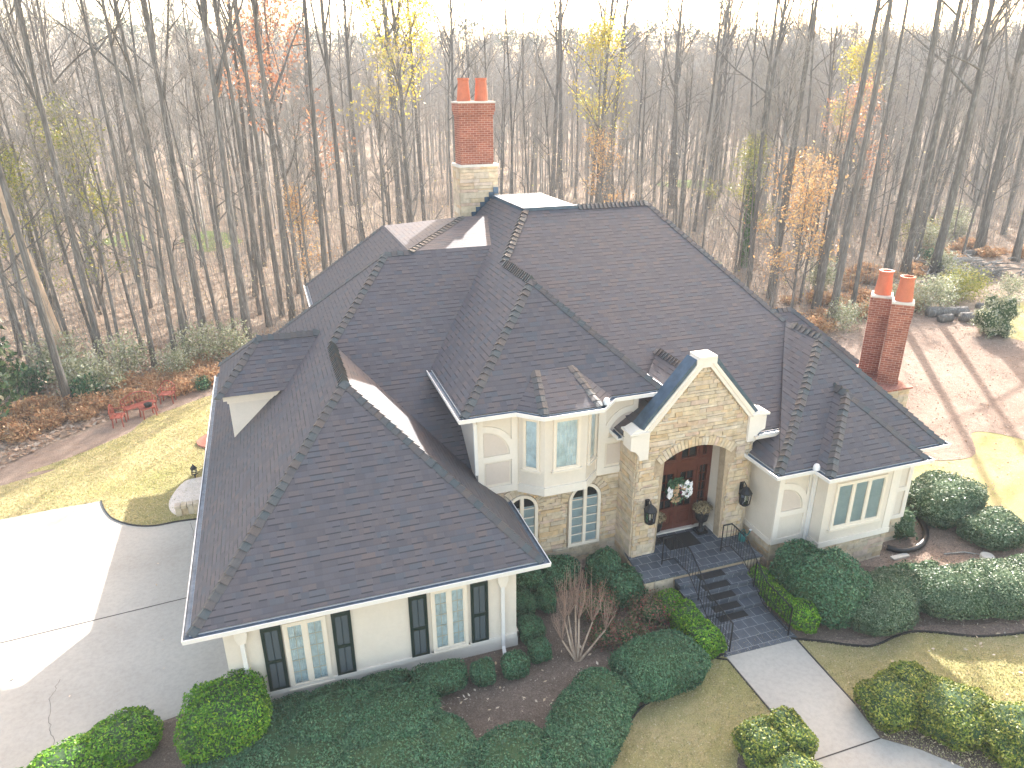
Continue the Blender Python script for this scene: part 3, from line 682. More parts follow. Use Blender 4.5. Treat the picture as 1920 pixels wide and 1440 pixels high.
w = MB(); pan(f, n, w, X(8.79), 4.19, .66, math.pi/2, math.pi); hp(w, 'stucco_panel', 'stucco2')
w = MB(); trim_rect(w, f, .22, X(5.24), 3.34, 3.96, .001, .013, n); hp(w, 'stucco_panel', 'stucco2')
w = MB(); trim_rect(w, f, X(8.08), X(8.74), 3.34, 3.96, .001, .013, n); hp(w, 'stucco_panel', 'stucco2')
w = MB()
for p, q in (((4.33, 15.95), B0), (B0, B1), (B1, B2), (B2, B3), (B3, (8.97, 15.95))):
    f2, L2, n2 = wall_frame(p, q); trim_rect(w, f2, -.01, L2+.01, 5.33, 5.475, .001, .06, n2)
hp(w, 'cornice', 'trimy')

# --- stonework: every stone its own relief
random.seed(21)
def stones(mb, f, n, s0, s1, z0, z1, inside, rowh=(.07, .16), wid=(.18, .62), o=(.025, .05), gap=.005):
    vec = lambda d: (n.x*d, n.y*d, 0)
    def emit(a, b, c_, d_, depth=0):
        pts = [(a, c_), (b, c_), (b, d_), (a, d_), ((a+b)/2, c_), ((a+b)/2, d_), (a, (c_+d_)/2), (b, (c_+d_)/2)]
        ins = [inside(*p) for p in pts]
        if all(ins):
            j = lambda: random.uniform(-.004, .004)
            P = [f(a+gap+j(), c_+gap+j(), .0), f(b-gap+j(), c_+gap+j(), .0), f(b-gap+j(), d_-gap+j(), .0), f(a+gap+j(), d_-gap+j(), .0)]
            mb.ext(P, vec(random.uniform(*o)))
        elif (any(ins) or inside((a+b)/2, (c_+d_)/2)) and depth < 4 and (b-a) > .06:
            if (b-a) > (d_-c_)*.9: emit(a, (a+b)/2, c_, d_, depth+1); emit((a+b)/2, b, c_, d_, depth+1)
            else: emit(a, b, c_, (c_+d_)/2, depth+1); emit(a, b, (c_+d_)/2, d_, depth+1)
    z = z0
    while z < z1-.02:
        h = min(random.uniform(*rowh), z1-z)
        if z1-(z+h) < .05: h = z1-z
        x = s0
        while x < s1-.02:
            wd = random.uniform(*wid)
            if s1-(x+wd) < .12: wd = s1-x
            if random.random() < .18 and h > .11:
                emit(x, x+wd, z, z+h/2); emit(x, x+wd, z+h/2, z+h)
            else: emit(x, x+wd, z, z+h)
            x += wd
        z += h
def vouss(mb, f, n, cs, cz, r0, r1, a0, a1, num, o=.08):
    for k in range(num):
        t0 = a0+(a1-a0)*(k+.06)/num; t1 = a0+(a1-a0)*(k+.94)/num; rr = r1+random.uniform(-.05, .03)
        mb.ext([f(cs+r0*math.cos(t0), cz+r0*math.sin(t0), 0), f(cs+rr*math.cos(t0), cz+rr*math.sin(t0), 0), f(cs+rr*math.cos(t1), cz+rr*math.sin(t1), 0), f(cs+r0*math.cos(t1), cz+r0*math.sin(t1), 0)], (n.x*o, n.y*o, 0))
# tower base
TW = ((4.45, 16.0), (8.5, 16.0)); f, L, n = wall_frame(*TW)
wins = [(5.12, 6.05), (6.98, 7.95)]
def in_arch(x, z, pad=.0):
    for a, b in wins:
        cx = (a+b)/2; r = (b-a)/2+pad
        if a-pad < x < b+pad and .86-pad < z < 2.38: return True
        if z >= 2.38 and math.hypot(x-cx, z-2.38) < r+(.15 if pad == 0 else 0): return True
    return False
w = MB(); w.box(4.42, 8.52, 16.0, 16.045, -.2, 3.1); sw = hp(w, 'stone_wall', 'mortar'); tag(sw, 'stone wall with two arched windows')
w = MB(); stones(w, f, n, 0, L, -.1, 3.04, lambda s_, z: not in_arch(s_+4.45, z)); 
for a, b in wins: vouss(w, f, n, (a+b)/2-4.45, 2.38, (b-a)/2+.02, (b-a)/2+.26, 0, math.pi, 15, .07)
hp(w, 'stone', 'stone', sw)
def arched_window(a, b, z0, zs, Y, lab):
    cx = (a+b)/2; R_ = (b-a)/2
    def ring(mb, r_out, r_in, zb_o, zb_i, y0, y1):
        outer = [(cx-r_out, zb_o)]+[(cx+r_out*math.cos(math.pi-math.pi*k/16), zs+r_out*math.sin(math.pi-math.pi*k/16)) for k in range(17)]+[(cx+r_out, zb_o)]
        inner = [(cx-r_in, zb_i)]+[(cx+r_in*math.cos(math.pi-math.pi*k/16), zs+r_in*math.sin(math.pi-math.pi*k/16)) for k in range(17)]+[(cx+r_in, zb_i)]
        for k in range(len(outer)-1):
            mb.ext([(outer[k][0], y1, outer[k][1]), (outer[k+1][0], y1, outer[k+1][1]), (inner[k+1][0], y1, inner[k+1][1]), (inner[k][0], y1, inner[k][1])], (0, y0-y1, 0))
        mb.ext([(cx-r_out, y1, zb_o), (cx+r_out, y1, zb_o), (cx+r_in, y1, zb_i), (cx-r_in, y1, zb_i)], (0, y0-y1, 0))
    mb = MB(); ring(mb, R_, R_-.09, z0, z0+.09, Y-.09, Y-.002); mb.box(cx-.05, cx+.05, Y-.088, Y-.003, z0+.09, zs+R_-.09)
    fo = hp(mb, 'arched_window', 'trimy'); tag(fo, lab)
    mu = MB()
    for k in range(1, 6):
        zc = z0+.09+(zs-z0-.09)*k/5; mu.box(cx-R_+.09, cx+R_-.09, Y-.07, Y-.045, zc-.012, zc+.012)
    hp(mu, 'muntin', 'trimy', fo)
    bl = MB(); zc = z0+.09
    while zc < zs+.05: bl.poly([(cx-R_+.09, Y-.03, zc), (cx+R_-.09, Y-.03, zc), (cx+R_-.09, Y-.012, zc+.038), (cx-R_+.09, Y-.012, zc+.038)]); zc += .045
    hp(bl, 'blind', 'blind', fo)
    dk_ = MB(); dk_.poly([(cx-R_+.08, Y-.004, z0+.08), (cx+R_-.08, Y-.004, z0+.08)]+[(cx+(R_-.08)*math.cos(math.pi*k/12), Y-.004, zs+(R_-.08)*math.sin(math.pi*k/12)) for k in range(13)]); hp(dk_, 'room', 'blinddark', fo)
    gl = MB(); gl.poly([(cx-R_+.09, Y-.04, z0+.09), (cx+R_-.09, Y-.04, z0+.09)]+[(cx+(R_-.09)*math.cos(math.pi*k/12), Y-.04, zs+(R_-.09)*math.sin(math.pi*k/12)) for k in range(13)]); hp(gl, 'pane', 'glass', fo)
arched_window(5.12, 6.05, .86, 2.38, 15.99, 'arched window beside the garage roof edge'); arched_window(6.98, 7.95, .86, 2.38, 15.99, 'arched window nearest the entrance')

# --- portal
PX, PY = 10.35, 15.0
acz, ar = 2.30, 1.71
def gable_top(x): return min(6.42, 4.62+(1.65-abs(x-PX))*1.13) if abs(x-PX) < 1.85 else 0
def in_open(x, z): return (abs(x-PX) < 1.09 and z < 3.62) or (z >= 3.0 and math.hypot(x-PX, z-acz) < ar and abs(x-PX) < 1.09)
pts_out = [(8.52, -.1), (9.26, -.1), (9.26, 3.60)]
arcpts = [(PX+ar*math.cos(t), acz+ar*math.sin(t)) for t in [math.pi/2+.70-1.40*k/14 for k in range(15)]]
w = MB(); poly = [(8.52, 0), (9.27, 0)]+[p for p in arcpts if abs(p[0]-PX) < 1.08]+[(11.43, 0), (12.17, 0), (12.17, 4.6), (10.62, 6.40), (10.08, 6.40), (8.52, 4.6)]
w.ext([(x, PY+.05, z) for x, z in poly], (0, .28, 0)); w.box(8.52, 8.60, 15.33, 16.0, 0, 4.4); w.box(12.09, 12.17, 15.33, 16.0, 0, 4.4)
pw = hp(w, 'portal_wall', 'mortar'); tag(pw, 'stone gabled entrance portal with an arched opening')
w = MB(); f, L, n = wall_frame((8.48, PY+.05), (12.2, PY+.05))
ins = lambda s_, z: (not ((abs(s_+8.48-PX) < 1.09 and z < 3.5) or (z >= 3.3 and math.hypot(s_+8.48-PX, z-acz) < ar+.17 and abs(s_+8.48-PX) < 1.25))) and z < gable_top(s_+8.48)-.05
stones(w, f, n, 0, L, .0, 6.4, ins)
vouss(w, f, n, PX-8.48, acz, ar+.005, ar+.27, math.pi/2-.70, math.pi/2+.70, 24, .075)
fl, Ll, nl = wall_frame((8.52, 16.0), (8.52, 15.05)); stones(w, fl, nl, 0, Ll, 0, 4.3, lambda a, b: True, o=(.02, .04))
fr_, Lr, nr = wall_frame((12.17, 15.05), (12.17, 16.0)); stones(w, fr_, nr, 0, Lr, 0, 4.2, lambda a, b: True, o=(.02, .04))
fj, Lj, nj = wall_frame((9.27, 15.05), (9.27, 15.33)); stones(w, fj, nj, 0, Lj, .75, 3.45, lambda a, b: True, o=(.01, .025))
fj, Lj, nj = wall_frame((11.43, 15.33), (11.43, 15.05)); stones(w, fj, nj, 0, Lj, .75, 3.45, lambda a, b: True, o=(.01, .025))
w.box(12.2, 12.46, 15.3, 15.36, 0, 3.4)
hp(w, 'stone', 'stone', pw)
# recess reveals and ceiling
w = MB(); w.box(9.10, 9.25, 15.332, 15.95, .7, 4.2); w.box(11.45, 11.60, 15.332, 15.95, .7, 4.2); w.box(9.1, 11.6, 15.332, 16.0, 4.02, 4.2); hp(w, 'entry_reveal', 'stucco', pw)
w = MB(); w.box(9.252, 9.28, 15.34, 15.88, .755, .93); w.box(11.42, 11.448, 15.34, 15.88, .755, .93); hp(w, 'baseboard', 'trim', pw)
# coping band, kneelers, parapet
w = MB()
for sgn in (-1, 1):
    X_ = lambda dx: PX+sgn*dx
    w.ext([(X_(1.83), 14.95, 4.62), (X_(.30), 14.95, 6.38), (X_(.30), 14.95, 6.55), (X_(.12), 14.95, 6.55), (X_(.12), 14.95, 6.30), (X_(1.57), 14.95, 4.60)], (0, .40, 0))
    w.ext([(X_(1.55), 14.93, 3.88), (X_(1.80), 14.93, 3.88), (X_(1.83), 14.93, 4.02), (X_(1.92), 14.93, 4.14), (X_(2.09), 14.93, 4.22), (X_(2.09), 14.93, 4.62), (X_(1.55), 14.93, 4.66)], (0, .44, 0))
w.box(PX-.118, PX+.118, 14.95, 15.35, 6.30, 6.549)
hp(w, 'coping', 'trim', pw)
w = MB()
for sgn in (-1, 1):
    X_ = lambda dx: PX+sgn*dx
    w.ext([(X_(1.84), 14.97, 4.625), (X_(.31), 14.97, 6.40), (X_(.31), 14.97, 6.54), (X_(1.93), 14.97, 4.66)], (0, .46, 0), 0)
hp(w, 'coping_flashing', 'bluemetal', pw)
w = MB(); w.box(PX-.26, PX+.26, 14.90, 15.40, 6.552, 6.62); hp(w, 'cap_stone', 'trim', pw)
for sgn in (-1, 1):
    x0 = PX+sgn*1.60; x1 = PX+sgn*2.15; w = MB(); w.box(min(x0, x1), max(x0, x1), 14.88, 15.42, 4.665, 4.72)
    w.ext([(min(x0, x1)+.05, 14.92, 4.72), (max(x0, x1)-.05, 14.92, 4.72), ((x0+x1)/2, 14.92, 4.83)], (0, .46, 0)); hp(w, 'cap_stone', 'trim', pw)
# stepped moulding inside the gable band
w = MB()
for sgn in (-1, 1):
    X_ = lambda dx: PX+sgn*dx
    w.ext([(X_(1.70), 14.925, 4.66), (X_(.22), 14.925, 6.40), (X_(.16), 14.925, 6.40), (X_(1.63), 14.925, 4.66)], (0, .03, 0))
hp(w, 'moulding', 'trimy', pw)
# door set
DY = 15.90
w = MB()
for bx in ((9.25, 9.37, .75, 4.0), (11.33, 11.45, .75, 4.0), (9.60, 9.68, .75, 2.83), (11.0, 11.08, .75, 2.83), (9.37, 11.33, 2.83, 3.08), (9.37, 11.33, 3.9, 4.02), (9.60, 9.68, 3.08, 3.9), (11.0, 11.08, 3.08, 3.9), (10.30, 10.38, 3.08, 3.9)):
    w.box(bx[0], bx[1], DY-.06, DY+.05, bx[2], bx[3])
w.box(9.37, 9.6, DY-.03, DY+.04, .75, 1.35); w.box(11.08, 11.33, DY-.03, DY+.04, .75, 1.35)
df = hp(w, 'door_frame', 'wood'); 
for a, b, c_, d_ in ((9.68, 10.30, 3.08, 3.9), (10.38, 11.0, 3.08, 3.9), (9.37, 9.6, 3.08, 3.9), (11.08, 11.33, 3.08, 3.9)):
    w = MB()
    for bx in ((a, b, c_, c_+.07), (a, b, d_-.07, d_), (a, a+.06, c_+.07, d_-.07), (b-.06, b, c_+.07, d_-.07)): w.box(bx[0], bx[1], DY-.045, DY+.04, bx[2], bx[3])
    w.box((a+b)/2-.012, (a+b)/2+.012, DY-.02, DY+.01, c_+.07, d_-.07); w.box(a+.06, b-.06, DY-.018, DY+.008, (c_+d_)/2-.012, (c_+d_)/2+.012)
    hp(w, 'transom_window', 'wood', df)
for a, b in ((9.37, 9.6), (11.08, 11.33)):
    w = MB(); w.box((a+b)/2-.008, (a+b)/2+.008, DY-.022, DY+.012, 1.35, 2.83)
    for k in range(6): zz = 1.35+k*.296; w.box(a, b, DY-.02, DY+.01, zz-.012, zz+.012)
    hp(w, 'side_window', 'wood', df)
w = MB(); w.poly([(9.3, DY+.02, .8), (11.4, DY+.02, .8), (11.4, DY+.02, 3.95), (9.3, DY+.02, 3.95)]); hp(w, 'pane', 'glass', df)
w = MB(); w.poly([(9.3, DY+.045, .8), (11.4, DY+.045, .8), (11.4, DY+.045, 3.95), (9.3, DY+.045, 3.95)]); hp(w, 'room', 'blinddark', df)
for nm, a, b in (('left', 9.685, 10.335), ('right', 10.345, 10.995)):
    w = MB(); y0, y1 = DY-.04, DY+.015
    for bx in ((a, a+.11, .77, 2.82), (b-.11, b, .77, 2.82), (a+.11, b-.11, .77, .98), (a+.11, b-.11, 2.70, 2.82), (a+.11, b-.11, 1.42, 1.54)): w.box(bx[0], bx[1], y0, y1, bx[2], bx[3])
    w.box(a+.11, b-.11, y0+.025, y1, .98, 1.42); w.box(a+.16, b-.16, y0+.010, y0+.025, 1.04, 1.36)
    w.box((a+b)/2-.012, (a+b)/2+.012, y0+.01, y1, 1.54, 2.70)
    for k in range(1, 4): zz = 1.54+k*.29; w.box(a+.11, b-.11, y0+.012, y1, zz-.012, zz+.012)
    d_o = hp(w, 'door', 'wood'); tag(d_o, nm+' leaf of the glazed mahogany front door')
    hx = b-.05 if nm == 'left' else a+.05
    w = MB(); w.tube([(hx, y0-.05, 1.6), (hx, y0-.05, 1.85)], .012, 8); w.tube([(hx, y0, 1.6), (hx, y0-.05, 1.6)], .01, 6); w.tube([(hx, y0, 1.85), (hx, y0-.05, 1.85)], .01, 6); hp(w, 'handle', 'iron', d_o)
w = MB(); w.box(9.3, 11.4, 15.75, 15.95, .752, .80); hp(w, 'door_threshold', 'capwhite')

# --- right wing walls
SX = MB(); SX.box(12.47, 17.3, 14.1, 16.5, .9, 3.4); SX.box(13.66, 16.15, 13.53, 14.1, .93, 3.4); hp(SX, 'wing_wall', 'stucco')
w = MB(); w.box(12.5, 17.27, 14.13, 16.2, -.2, .9); w.box(13.69, 16.12, 13.58, 14.1, -.2, .92); w.box(17.0, 17.28, 16.2, 27, -.2, 3); ws = hp(w, 'stone_base', 'mortar')
w = MB()
for p, q, z1 in (((13.69, 13.58), (16.12, 13.58), .92), ((12.5, 14.13), (13.66, 14.13), .9), ((16.15, 14.13), (17.27, 14.13), .9), ((12.5, 15.3), (12.5, 14.13), .9), ((16.12, 13.58), (16.12, 14.1), .9)):
    f, L, n = wall_frame(p, q); stones(w, f, n, 0, L, -.1, z1, lambda a, b: True, rowh=(.11, .19), wid=(.22, .55))
hp(w, 'stone', 'stone', ws)
w = MB()
f, L, n = wall_frame((13.66, 13.53), (16.15, 13.53))
trim_rect(w, f, -.02, L+.02, .90, 1.06, .002, .04, n); trim_rect(w, f, -.02, L+.02, 3.24, 3.38, .002, .05, n)
trim_rect(w, f, 2.24, L, 1.062, 3.238, .002, .02, n)
f, L, n = wall_frame((12.47, 14.1), (13.66, 14.1))
trim_rect(w, f, 0, .17, 1.06, 3.24, .002, .05, n); trim_rect(w, f, 1.0, L, 1.06, 3.24, .002, .05, n); trim_rect(w, f, .17, 1.0, 1.80, 1.96, .002, .05, n); trim_rect(w, f, 0, L, .9, 1.06, .002, .05, n)
trim_rect(w, f, 0, L, 3.24, 3.38, .002, .06, n)
arc_band(w, f, n, .17, 1.96, .74, .92, 0, math.pi/2, .003, .049)
f2, L2, n2 = wall_frame((16.15, 14.1), (17.3, 14.1))
trim_rect(w, f2, .55, .70, .98, 3.3, .002, .05, n2); trim_rect(w, f2, 1.0, 1.15, .98, 3.3, .002, .05, n2); trim_rect(w, f2, 0, 1.15, .85, .98, .002, .05, n2); trim_rect(w, f2, .0, 1.0, 1.80, 1.94, .003, .049, n2)
f3, L3, n3 = wall_frame((12.47, 15.3), (12.47, 14.1)); trim_rect(w, f3, 0, L3, .90, 1.05, .002, .04, n3)
f3, L3, n3 = wall_frame((13.66, 14.1), (13.66, 13.53)); trim_rect(w, f3, 0, L3, .90, 1.05, .002, .04, n3)
hp(w, 'half_timber_trim', 'trim')
w = MB(); pan(f, n, w, .18, 1.97, .68, 0, math.pi/2); hp(w, 'stucco_panel', 'stucco2')
w = MB(); w.box(12.15, 13.3, 15.2, 15.3, 3.3, 4.08); w.box(12.1, 12.9, 14.83, 15.2, 3.97, 4.05); hp(w, 'upper_wall', 'stucco')
window((13.66, 13.53), (16.15, 13.53), .27, 2.03, 1.46, 2.94, 3, 0, 1, .08, 'blind', None, 'triple casement window of the right hand wing')

# --- chimneys
w = MB(); w.box(6.78, 8.20, 26.1, 27.0, 6.5, 10.42); ch = hp(w, 'chimney', 'mortar'); tag(ch, 'tall red brick chimney on a stone base at the back of the roof')
w = MB()
for p, q in (((6.78, 26.1), (8.20, 26.1)), ((6.78, 27.0), (6.78, 26.1)), ((8.2, 26.1), (8.2, 27.0))):
    f, L, n = wall_frame(p, q); stones(w, f, n, 0, L, 7.6, 10.44, lambda a, b: True, rowh=(.1, .24), wid=(.25, .8), o=(.02, .04))
hp(w, 'stone', 'stone', ch)
w = MB(); w.box(6.73, 8.26, 26.05, 27.06, 10.44, 10.53); hp(w, 'ledge', 'capwhite', ch)
w = MB(); w.box(6.86, 8.09, 26.15, 26.95, 10.53, 12.2); w.box(6.83, 8.12, 26.12, 26.98, 12.2, 12.32); w.box(6.80, 8.15, 26.09, 27.01, 12.32, 12.6); hp(w, 'brick_stack', 'brick', ch)
w = MB(); w.box(6.785, 8.165, 26.075, 27.025, 12.6, 12.66); hp(w, 'cap', 'capwhite', ch)
pot = [(.265, 0), (.262, .05), (.205, .68), (.225, .69), (.225, .76), (.165, .76), (.16, .3)]
for x in (7.13, 7.78): w = MB(); w.lathe([(r*.92, z) for r, z in pot], (x, 26.55, 12.66), 20); hp(w, 'chimney_pot', 'terra', ch)
w = MB()
for k in range(7): x0 = 7.0+k*.17; z0 = 8.45+k*.17; w.box(x0, x0+.2, 26.02, 26.055, z0, z0+.24)
w.box(6.5, 7.2, 25.98, 26.05, 8.42, 8.6); hp(w, 'flashing', 'bluemetal', ch)
# right chimney
w = MB(); w.box(17.32, 18.72, 16.03, 18.1, -.1, 4.12); ch2 = hp(w, 'chimney', 'mortar'); tag(ch2, 'pair of joined brick chimney stacks on a stone base at the right end')
w = MB()
for p, q in (((17.32, 16.03), (18.72, 16.03)), ((18.72, 16.03), (18.72, 18.1)), ((17.32, 18.1), (17.32, 16.03))):
    f, L, n = wall_frame(p, q); stones(w, f, n, 0, L, 0, 4.14, lambda a, b: True, rowh=(.1, .2), wid=(.2, .55), o=(.02, .04))
hp(w, 'stone', 'stone', ch2)
w = MB(); w.box(17.25, 18.80, 15.96, 18.17, 4.14, 4.20); hp(w, 'ledge', 'brick', ch2)
def diamond(cx, cy, r): return [(cx, cy-r), (cx+r, cy), (cx, cy+r), (cx-r, cy)]
w = MB()
for cx, cy in ((18.42, 16.66), (18.42, 17.50)):
    for r, z0, z1 in ((.44, 4.20, 4.32), (.415, 4.32, 6.25), (.435, 6.25, 6.42), (.455, 6.42, 6.82)): w.ext([(x, y, z0) for x, y in diamond(cx, cy, r)], (0, 0, z1-z0))
hp(w, 'brick_stack', 'brick', ch2)
w = MB()
for cx, cy in ((18.42, 16.66), (18.42, 17.50)): w.ext([(x, y, 6.822) for x, y in diamond(cx, cy, .44)], (0, 0, .07))
hp(w, 'cap', 'capwhite', ch2)
for cy in (16.66, 17.50): w = MB(); w.lathe([(r*.98, z) for r, z in pot], (18.42, cy, 6.89), 20); hp(w, 'chimney_pot', 'terra', ch2)

# --- downspouts
def downspout(pts, lab, head=True):
    mb = MB(); P = [Vector(p) for p in pts]
    mb.tube(P, .062, 4)
    o = hp(mb, 'downspout', 'gutter'); tag(o, lab)
    if head:
        x, y, z = pts[2]; z += .05; hb = MB(); hb.ext([(x-.07, y-.07, z-.28), (x+.07, y-.07, z-.28), (x+.13, y-.07, z-.1), (x+.13, y-.07, z+.02), (x-.13, y-.07, z+.02), (x-.13, y-.07, z-.1)], (0, .15, 0)); hp(hb, 'leader_head', 'trim', o)
    return o
downspout([(-1.68, 13.2, 2.66), (-1.68, 13.5, 2.5), (-1.68, 13.53, 2.2), (-1.68, 13.53, .1)], 'white downspout at the driveway end of the garage wall')
downspout([(4.25, 13.2, 2.66), (4.25, 13.5, 2.5), (4.25, 13.53, 2.2), (4.25, 13.53, .15), (4.22, 13.3, .05)], 'white downspout at the right end of the garage wall')
downspout([(13.3, 13.75, 3.36), (13.3, 13.8, 3.2), (13.6, 13.98, 3.0), (13.6, 14.0, .3)], 'white downspout in the corner of the right hand wing', False)
downspout([(4.2, 15.75, 5.45), (4.3, 15.86, 5.2), (4.32, 15.86, 3.75)], 'white downspout between garage roof and bay', False)
# --- wall lanterns
for x, z, lab in ((8.89, 2.25, 'black lantern on the left stone pillar of the entrance'), (11.94, 2.22, 'black lantern on the right stone pillar of the entrance')):
    mb = MB(); cy = 14.76
    mb.box(x-.05, x+.05, 14.95, 15.0, z-.05, z+.35); mb.tube([(x, 14.98, z+.3), (x, 14.88, z+.42), (x, cy, z+.35)], .015, 6)
    mb.lathe([(.002, .36), (.03, .32), (.10, .26), (.19, .15), (.19, .12), (.15, .12)], (x, cy, z), 8); mb.lathe([(.15, -.24), (.15, -.20), (.07, -.30), (.001, -.34)], (x, cy, z), 8)
    for k in range(8):
        a = k*math.pi/4; mb.tube([(x+.17*math.cos(a), cy+.17*math.sin(a), z+.12), (x+.145*math.cos(a), cy+.145*math.sin(a), z-.22)], .011, 4)
    lo = hp(mb, 'wall_lantern', 'iron'); tag(lo, lab)
    gl = MB(); gl.lathe([(.155, .12), (.135, -.22)], (x, cy, z), 8); hp(gl, 'pane', 'glass', lo)
    cd = MB(); cd.tube([(x, cy, z-.17), (x, cy, z+.02)], .02, 8); hp(cd, 'candle', 'capwhite', lo)
# keep the downspout shoe / drain extension as its own thing
o = MB().ext([(4.18, 12.9, .02), (4.28, 12.9, .02), (4.28, 13.3, .06), (4.18, 13.3, .06)], (0, 0, .06)).build('downspout_extension', 'gutterin'); tag(o, 'short grey drain extension below the right garage downspout', 'drain pipe')

# ---------------------------------------------------------------- porch, steps
porch = thing('front_steps', 'blue slate porch and steps with stone sides below the entrance arch', 'steps', (10.3, 13.8, 0))
def pp(mb, name, mat, parent=porch): return mb.build(name, mat, parent, False, tuple(-x for x in porch.location) if parent is porch else (0, 0, 0))
w = MB(); w.ext([(8.45, 15.0, .70), (8.36, 13.9, .70), (9.30, 13.9, .70), (9.3, 13.9, .70), (11.5, 13.9, .70), (12.12, 13.9, .70), (12.0, 14.98, .7), (12.15, 14.98, .7), (12.15, 15.95, .7), (8.56, 15.95, .7)], (0, 0, .05)); pp(w, 'landing', 'slate')
w = MB(); w.box(8.42, 9.30, 13.95, 15.0, -.1, .69); w.box(11.5, 12.06, 13.95, 15.0, -.1, .69); w.box(9.2, 11.6, 13.95, 15.9, -.1, .69)
side = pp(w, 'porch_side', 'mortar')
w = MB()
for p, q in (((8.42, 13.95), (9.28, 13.95)), ((8.42, 15.0), (8.42, 13.95)), ((11.52, 13.95), (12.06, 13.95)), ((12.06, 13.95), (12.06, 15.0))):
    f, L, n = wall_frame(p, q); stones(w, f, n, 0, L, 0, .68, lambda a, b: True, rowh=(.12, .2), wid=(.25, .5), o=(.015, .035))
pp(w, 'stone', 'stone', side)
for k in range(4):
    zt = .60-.15*k; y1 = 13.9-.27*k
    w = MB(); w.box(9.3, 11.5, y1-.28, y1+.02, zt-.045, zt); tr = pp(w, 'tread', 'slate'); w = MB(); w.box(9.34, 11.46, y1-.25, y1+.3, zt-.3, zt-.047); pp(w, 'riser', 'slate', tr)
w = MB(); w.ext([(9.3, 12.85, .005), (9.34, 11.5, .005), (11.48, 11.44, .005), (11.5, 12.85, .005)], (0, 0, .025)); pp(w, 'slate_walk', 'slate')
# mats
mats = [(9.75, 10.78, 14.98, 15.62, .752)]
tag(MB().box(9.75, 10.78, 14.95, 15.62, .752, .765).build('doormat', 'mat'), 'large black doormat in front of the mahogany doors', 'doormat')
for k in range(4):
    zt = .60-.15*k; y1 = 13.9-.27*k
    tag(MB().box(9.95, 10.75, y1-.25, y1-.02, zt+.002, zt+.012).build('stair_mat', 'mat'), ['black rubber mat on the top stair tread', 'black rubber mat on the second stair tread from the top', 'black rubber mat on the third stair tread from the top', 'black rubber mat on the lowest raised tread'][k], 'mat', 'black rubber mats on the stair treads')
tag(MB().box(9.95, 10.8, 12.58, 12.80, .032, .042).build('stair_mat', 'mat'), 'black rubber mat on the slate walk at the foot of the steps', 'mat', 'black rubber mats on the stair treads')
# railings
def railing(xy, label):
    root = thing('handrail', label, 'railing', (xy[0][0], xy[0][1], .75)); off = tuple(-x for x in root.location)
    def fz(y):
        if y > 13.75: return .75
        if y > 12.7: return .75-(13.75-y)/(13.75-12.7)*.72
        return .03
    P = []
    for (a, b) in zip(xy[:-1], xy[1:]):
        m_ = max(1, int(math.hypot(b[0]-a[0], b[1]-a[1])/.11))
        for k in range(m_): P.append((a[0]+(b[0]-a[0])*k/m_, a[1]+(b[1]-a[1])*k/m_))
    P.append(xy[-1])
    mb = MB(); mb.tube([(x, y, fz(y)+.86) for x, y in P], .021, 6); mb.build('top_rail', 'iron', root, False, off)
    mb = MB(); mb.tube([(x, y, fz(y)+.12) for x, y in P], .013, 4); mb.build('bottom_rail', 'iron', root, False, off)
    mb = MB()
    for k, (x, y) in enumerate(P):
        if k in (0, len(P)-1, len(P)//2): mb.tube([(x, y, fz(y)), (x, y, fz(y)+.86)], .018, 4)
        else: mb.tube([(x, y, fz(y)+.12), (x, y, fz(y)+.85)], .008, 4)
    mb.build('baluster', 'iron', root, False, off)
railing([(9.2, 14.46), (9.56, 14.46), (9.60, 13.8), (9.62, 12.6), (9.55, 11.62)], 'black iron handrail on the left side of the slate steps')
railing([(11.10, 14.46), (11.38, 14.46), (11.36, 13.8), (11.34, 12.6), (11.30, 11.62)], 'black iron handrail on the right side of the slate steps')

# urns with dried hydrangea
def leafcloud(rng, Np, pos, nrm, size, flat=.5):
    """rhombus leaves at pos, oriented mostly along nrm"""
    n = nrm+rng.normal(0, flat, (Np, 3)); n /= np.linalg.norm(n, axis=1)[:, None]+1e-9
    r = rng.normal(0, 1, (Np, 3)); a = np.cross(n, r); a /= np.linalg.norm(a, axis=1)[:, None]+1e-9; b = np.cross(n, a)
    sz = size*rng.uniform(.6, 1.3, (Np, 1)); A_ = a*sz; B_ = b*sz*.55
    v = np.stack([pos-A_, pos-B_, pos+A_, pos+B_], 1).reshape(-1, 3)
    return v, np.arange(Np*4).reshape(-1, 4)
def join_arr(parts):
    V = []; F = []; MI = []; o = 0
    for v, f_, m_ in parts: V.append(v); F.append(np.asarray(f_)+o); MI.append(np.full(len(f_), m_)); o += len(v)
    return np.concatenate(V), np.concatenate(F), np.concatenate(MI)
rng = np.random.default_rng(3)
for x, y, lab in ((11.08, 15.5, 'black pedestal urn with dried brown flowers right of the front door'), (9.52, 15.48, 'black pedestal urn with dried brown flowers left of the front door')):
    u = thing('urn_planter', lab, 'planter', (x, y, .755))
    mb = MB(); mb.box(-.16, .16, -.16, .16, 0, .08); mb.lathe([(.13, .08), (.07, .15), (.055, .32), (.10, .36), (.17, .44), (.20, .60), (.19, .70), (.23, .74), (.23, .77), (.17, .75), (.001, .70)], (0, 0, 0), 16)
    mb.build('urn', 'iron', u)
    n_ = 700; d_ = rng.normal(0, 1, (n_, 3)); d_ /= np.linalg.norm(d_, axis=1)[:, None]; d_[:, 2] = np.abs(d_[:, 2])*.9
    ps = d_*np.array([.30, .28, .22])*rng.uniform(.75, 1.05, (n_, 1))+np.array([0, 0, .80])
    v, fcs = leafcloud(rng, n_, ps, d_, .035); M.setdefault('dry', island('dried flower', [(0, (.10, .07, .035)), (.6, (.22, .17, .09)), (1, (.36, .30, .19))], .8))
    arr_mesh('dried_flowers', v, fcs, ['dry'], parent=u)
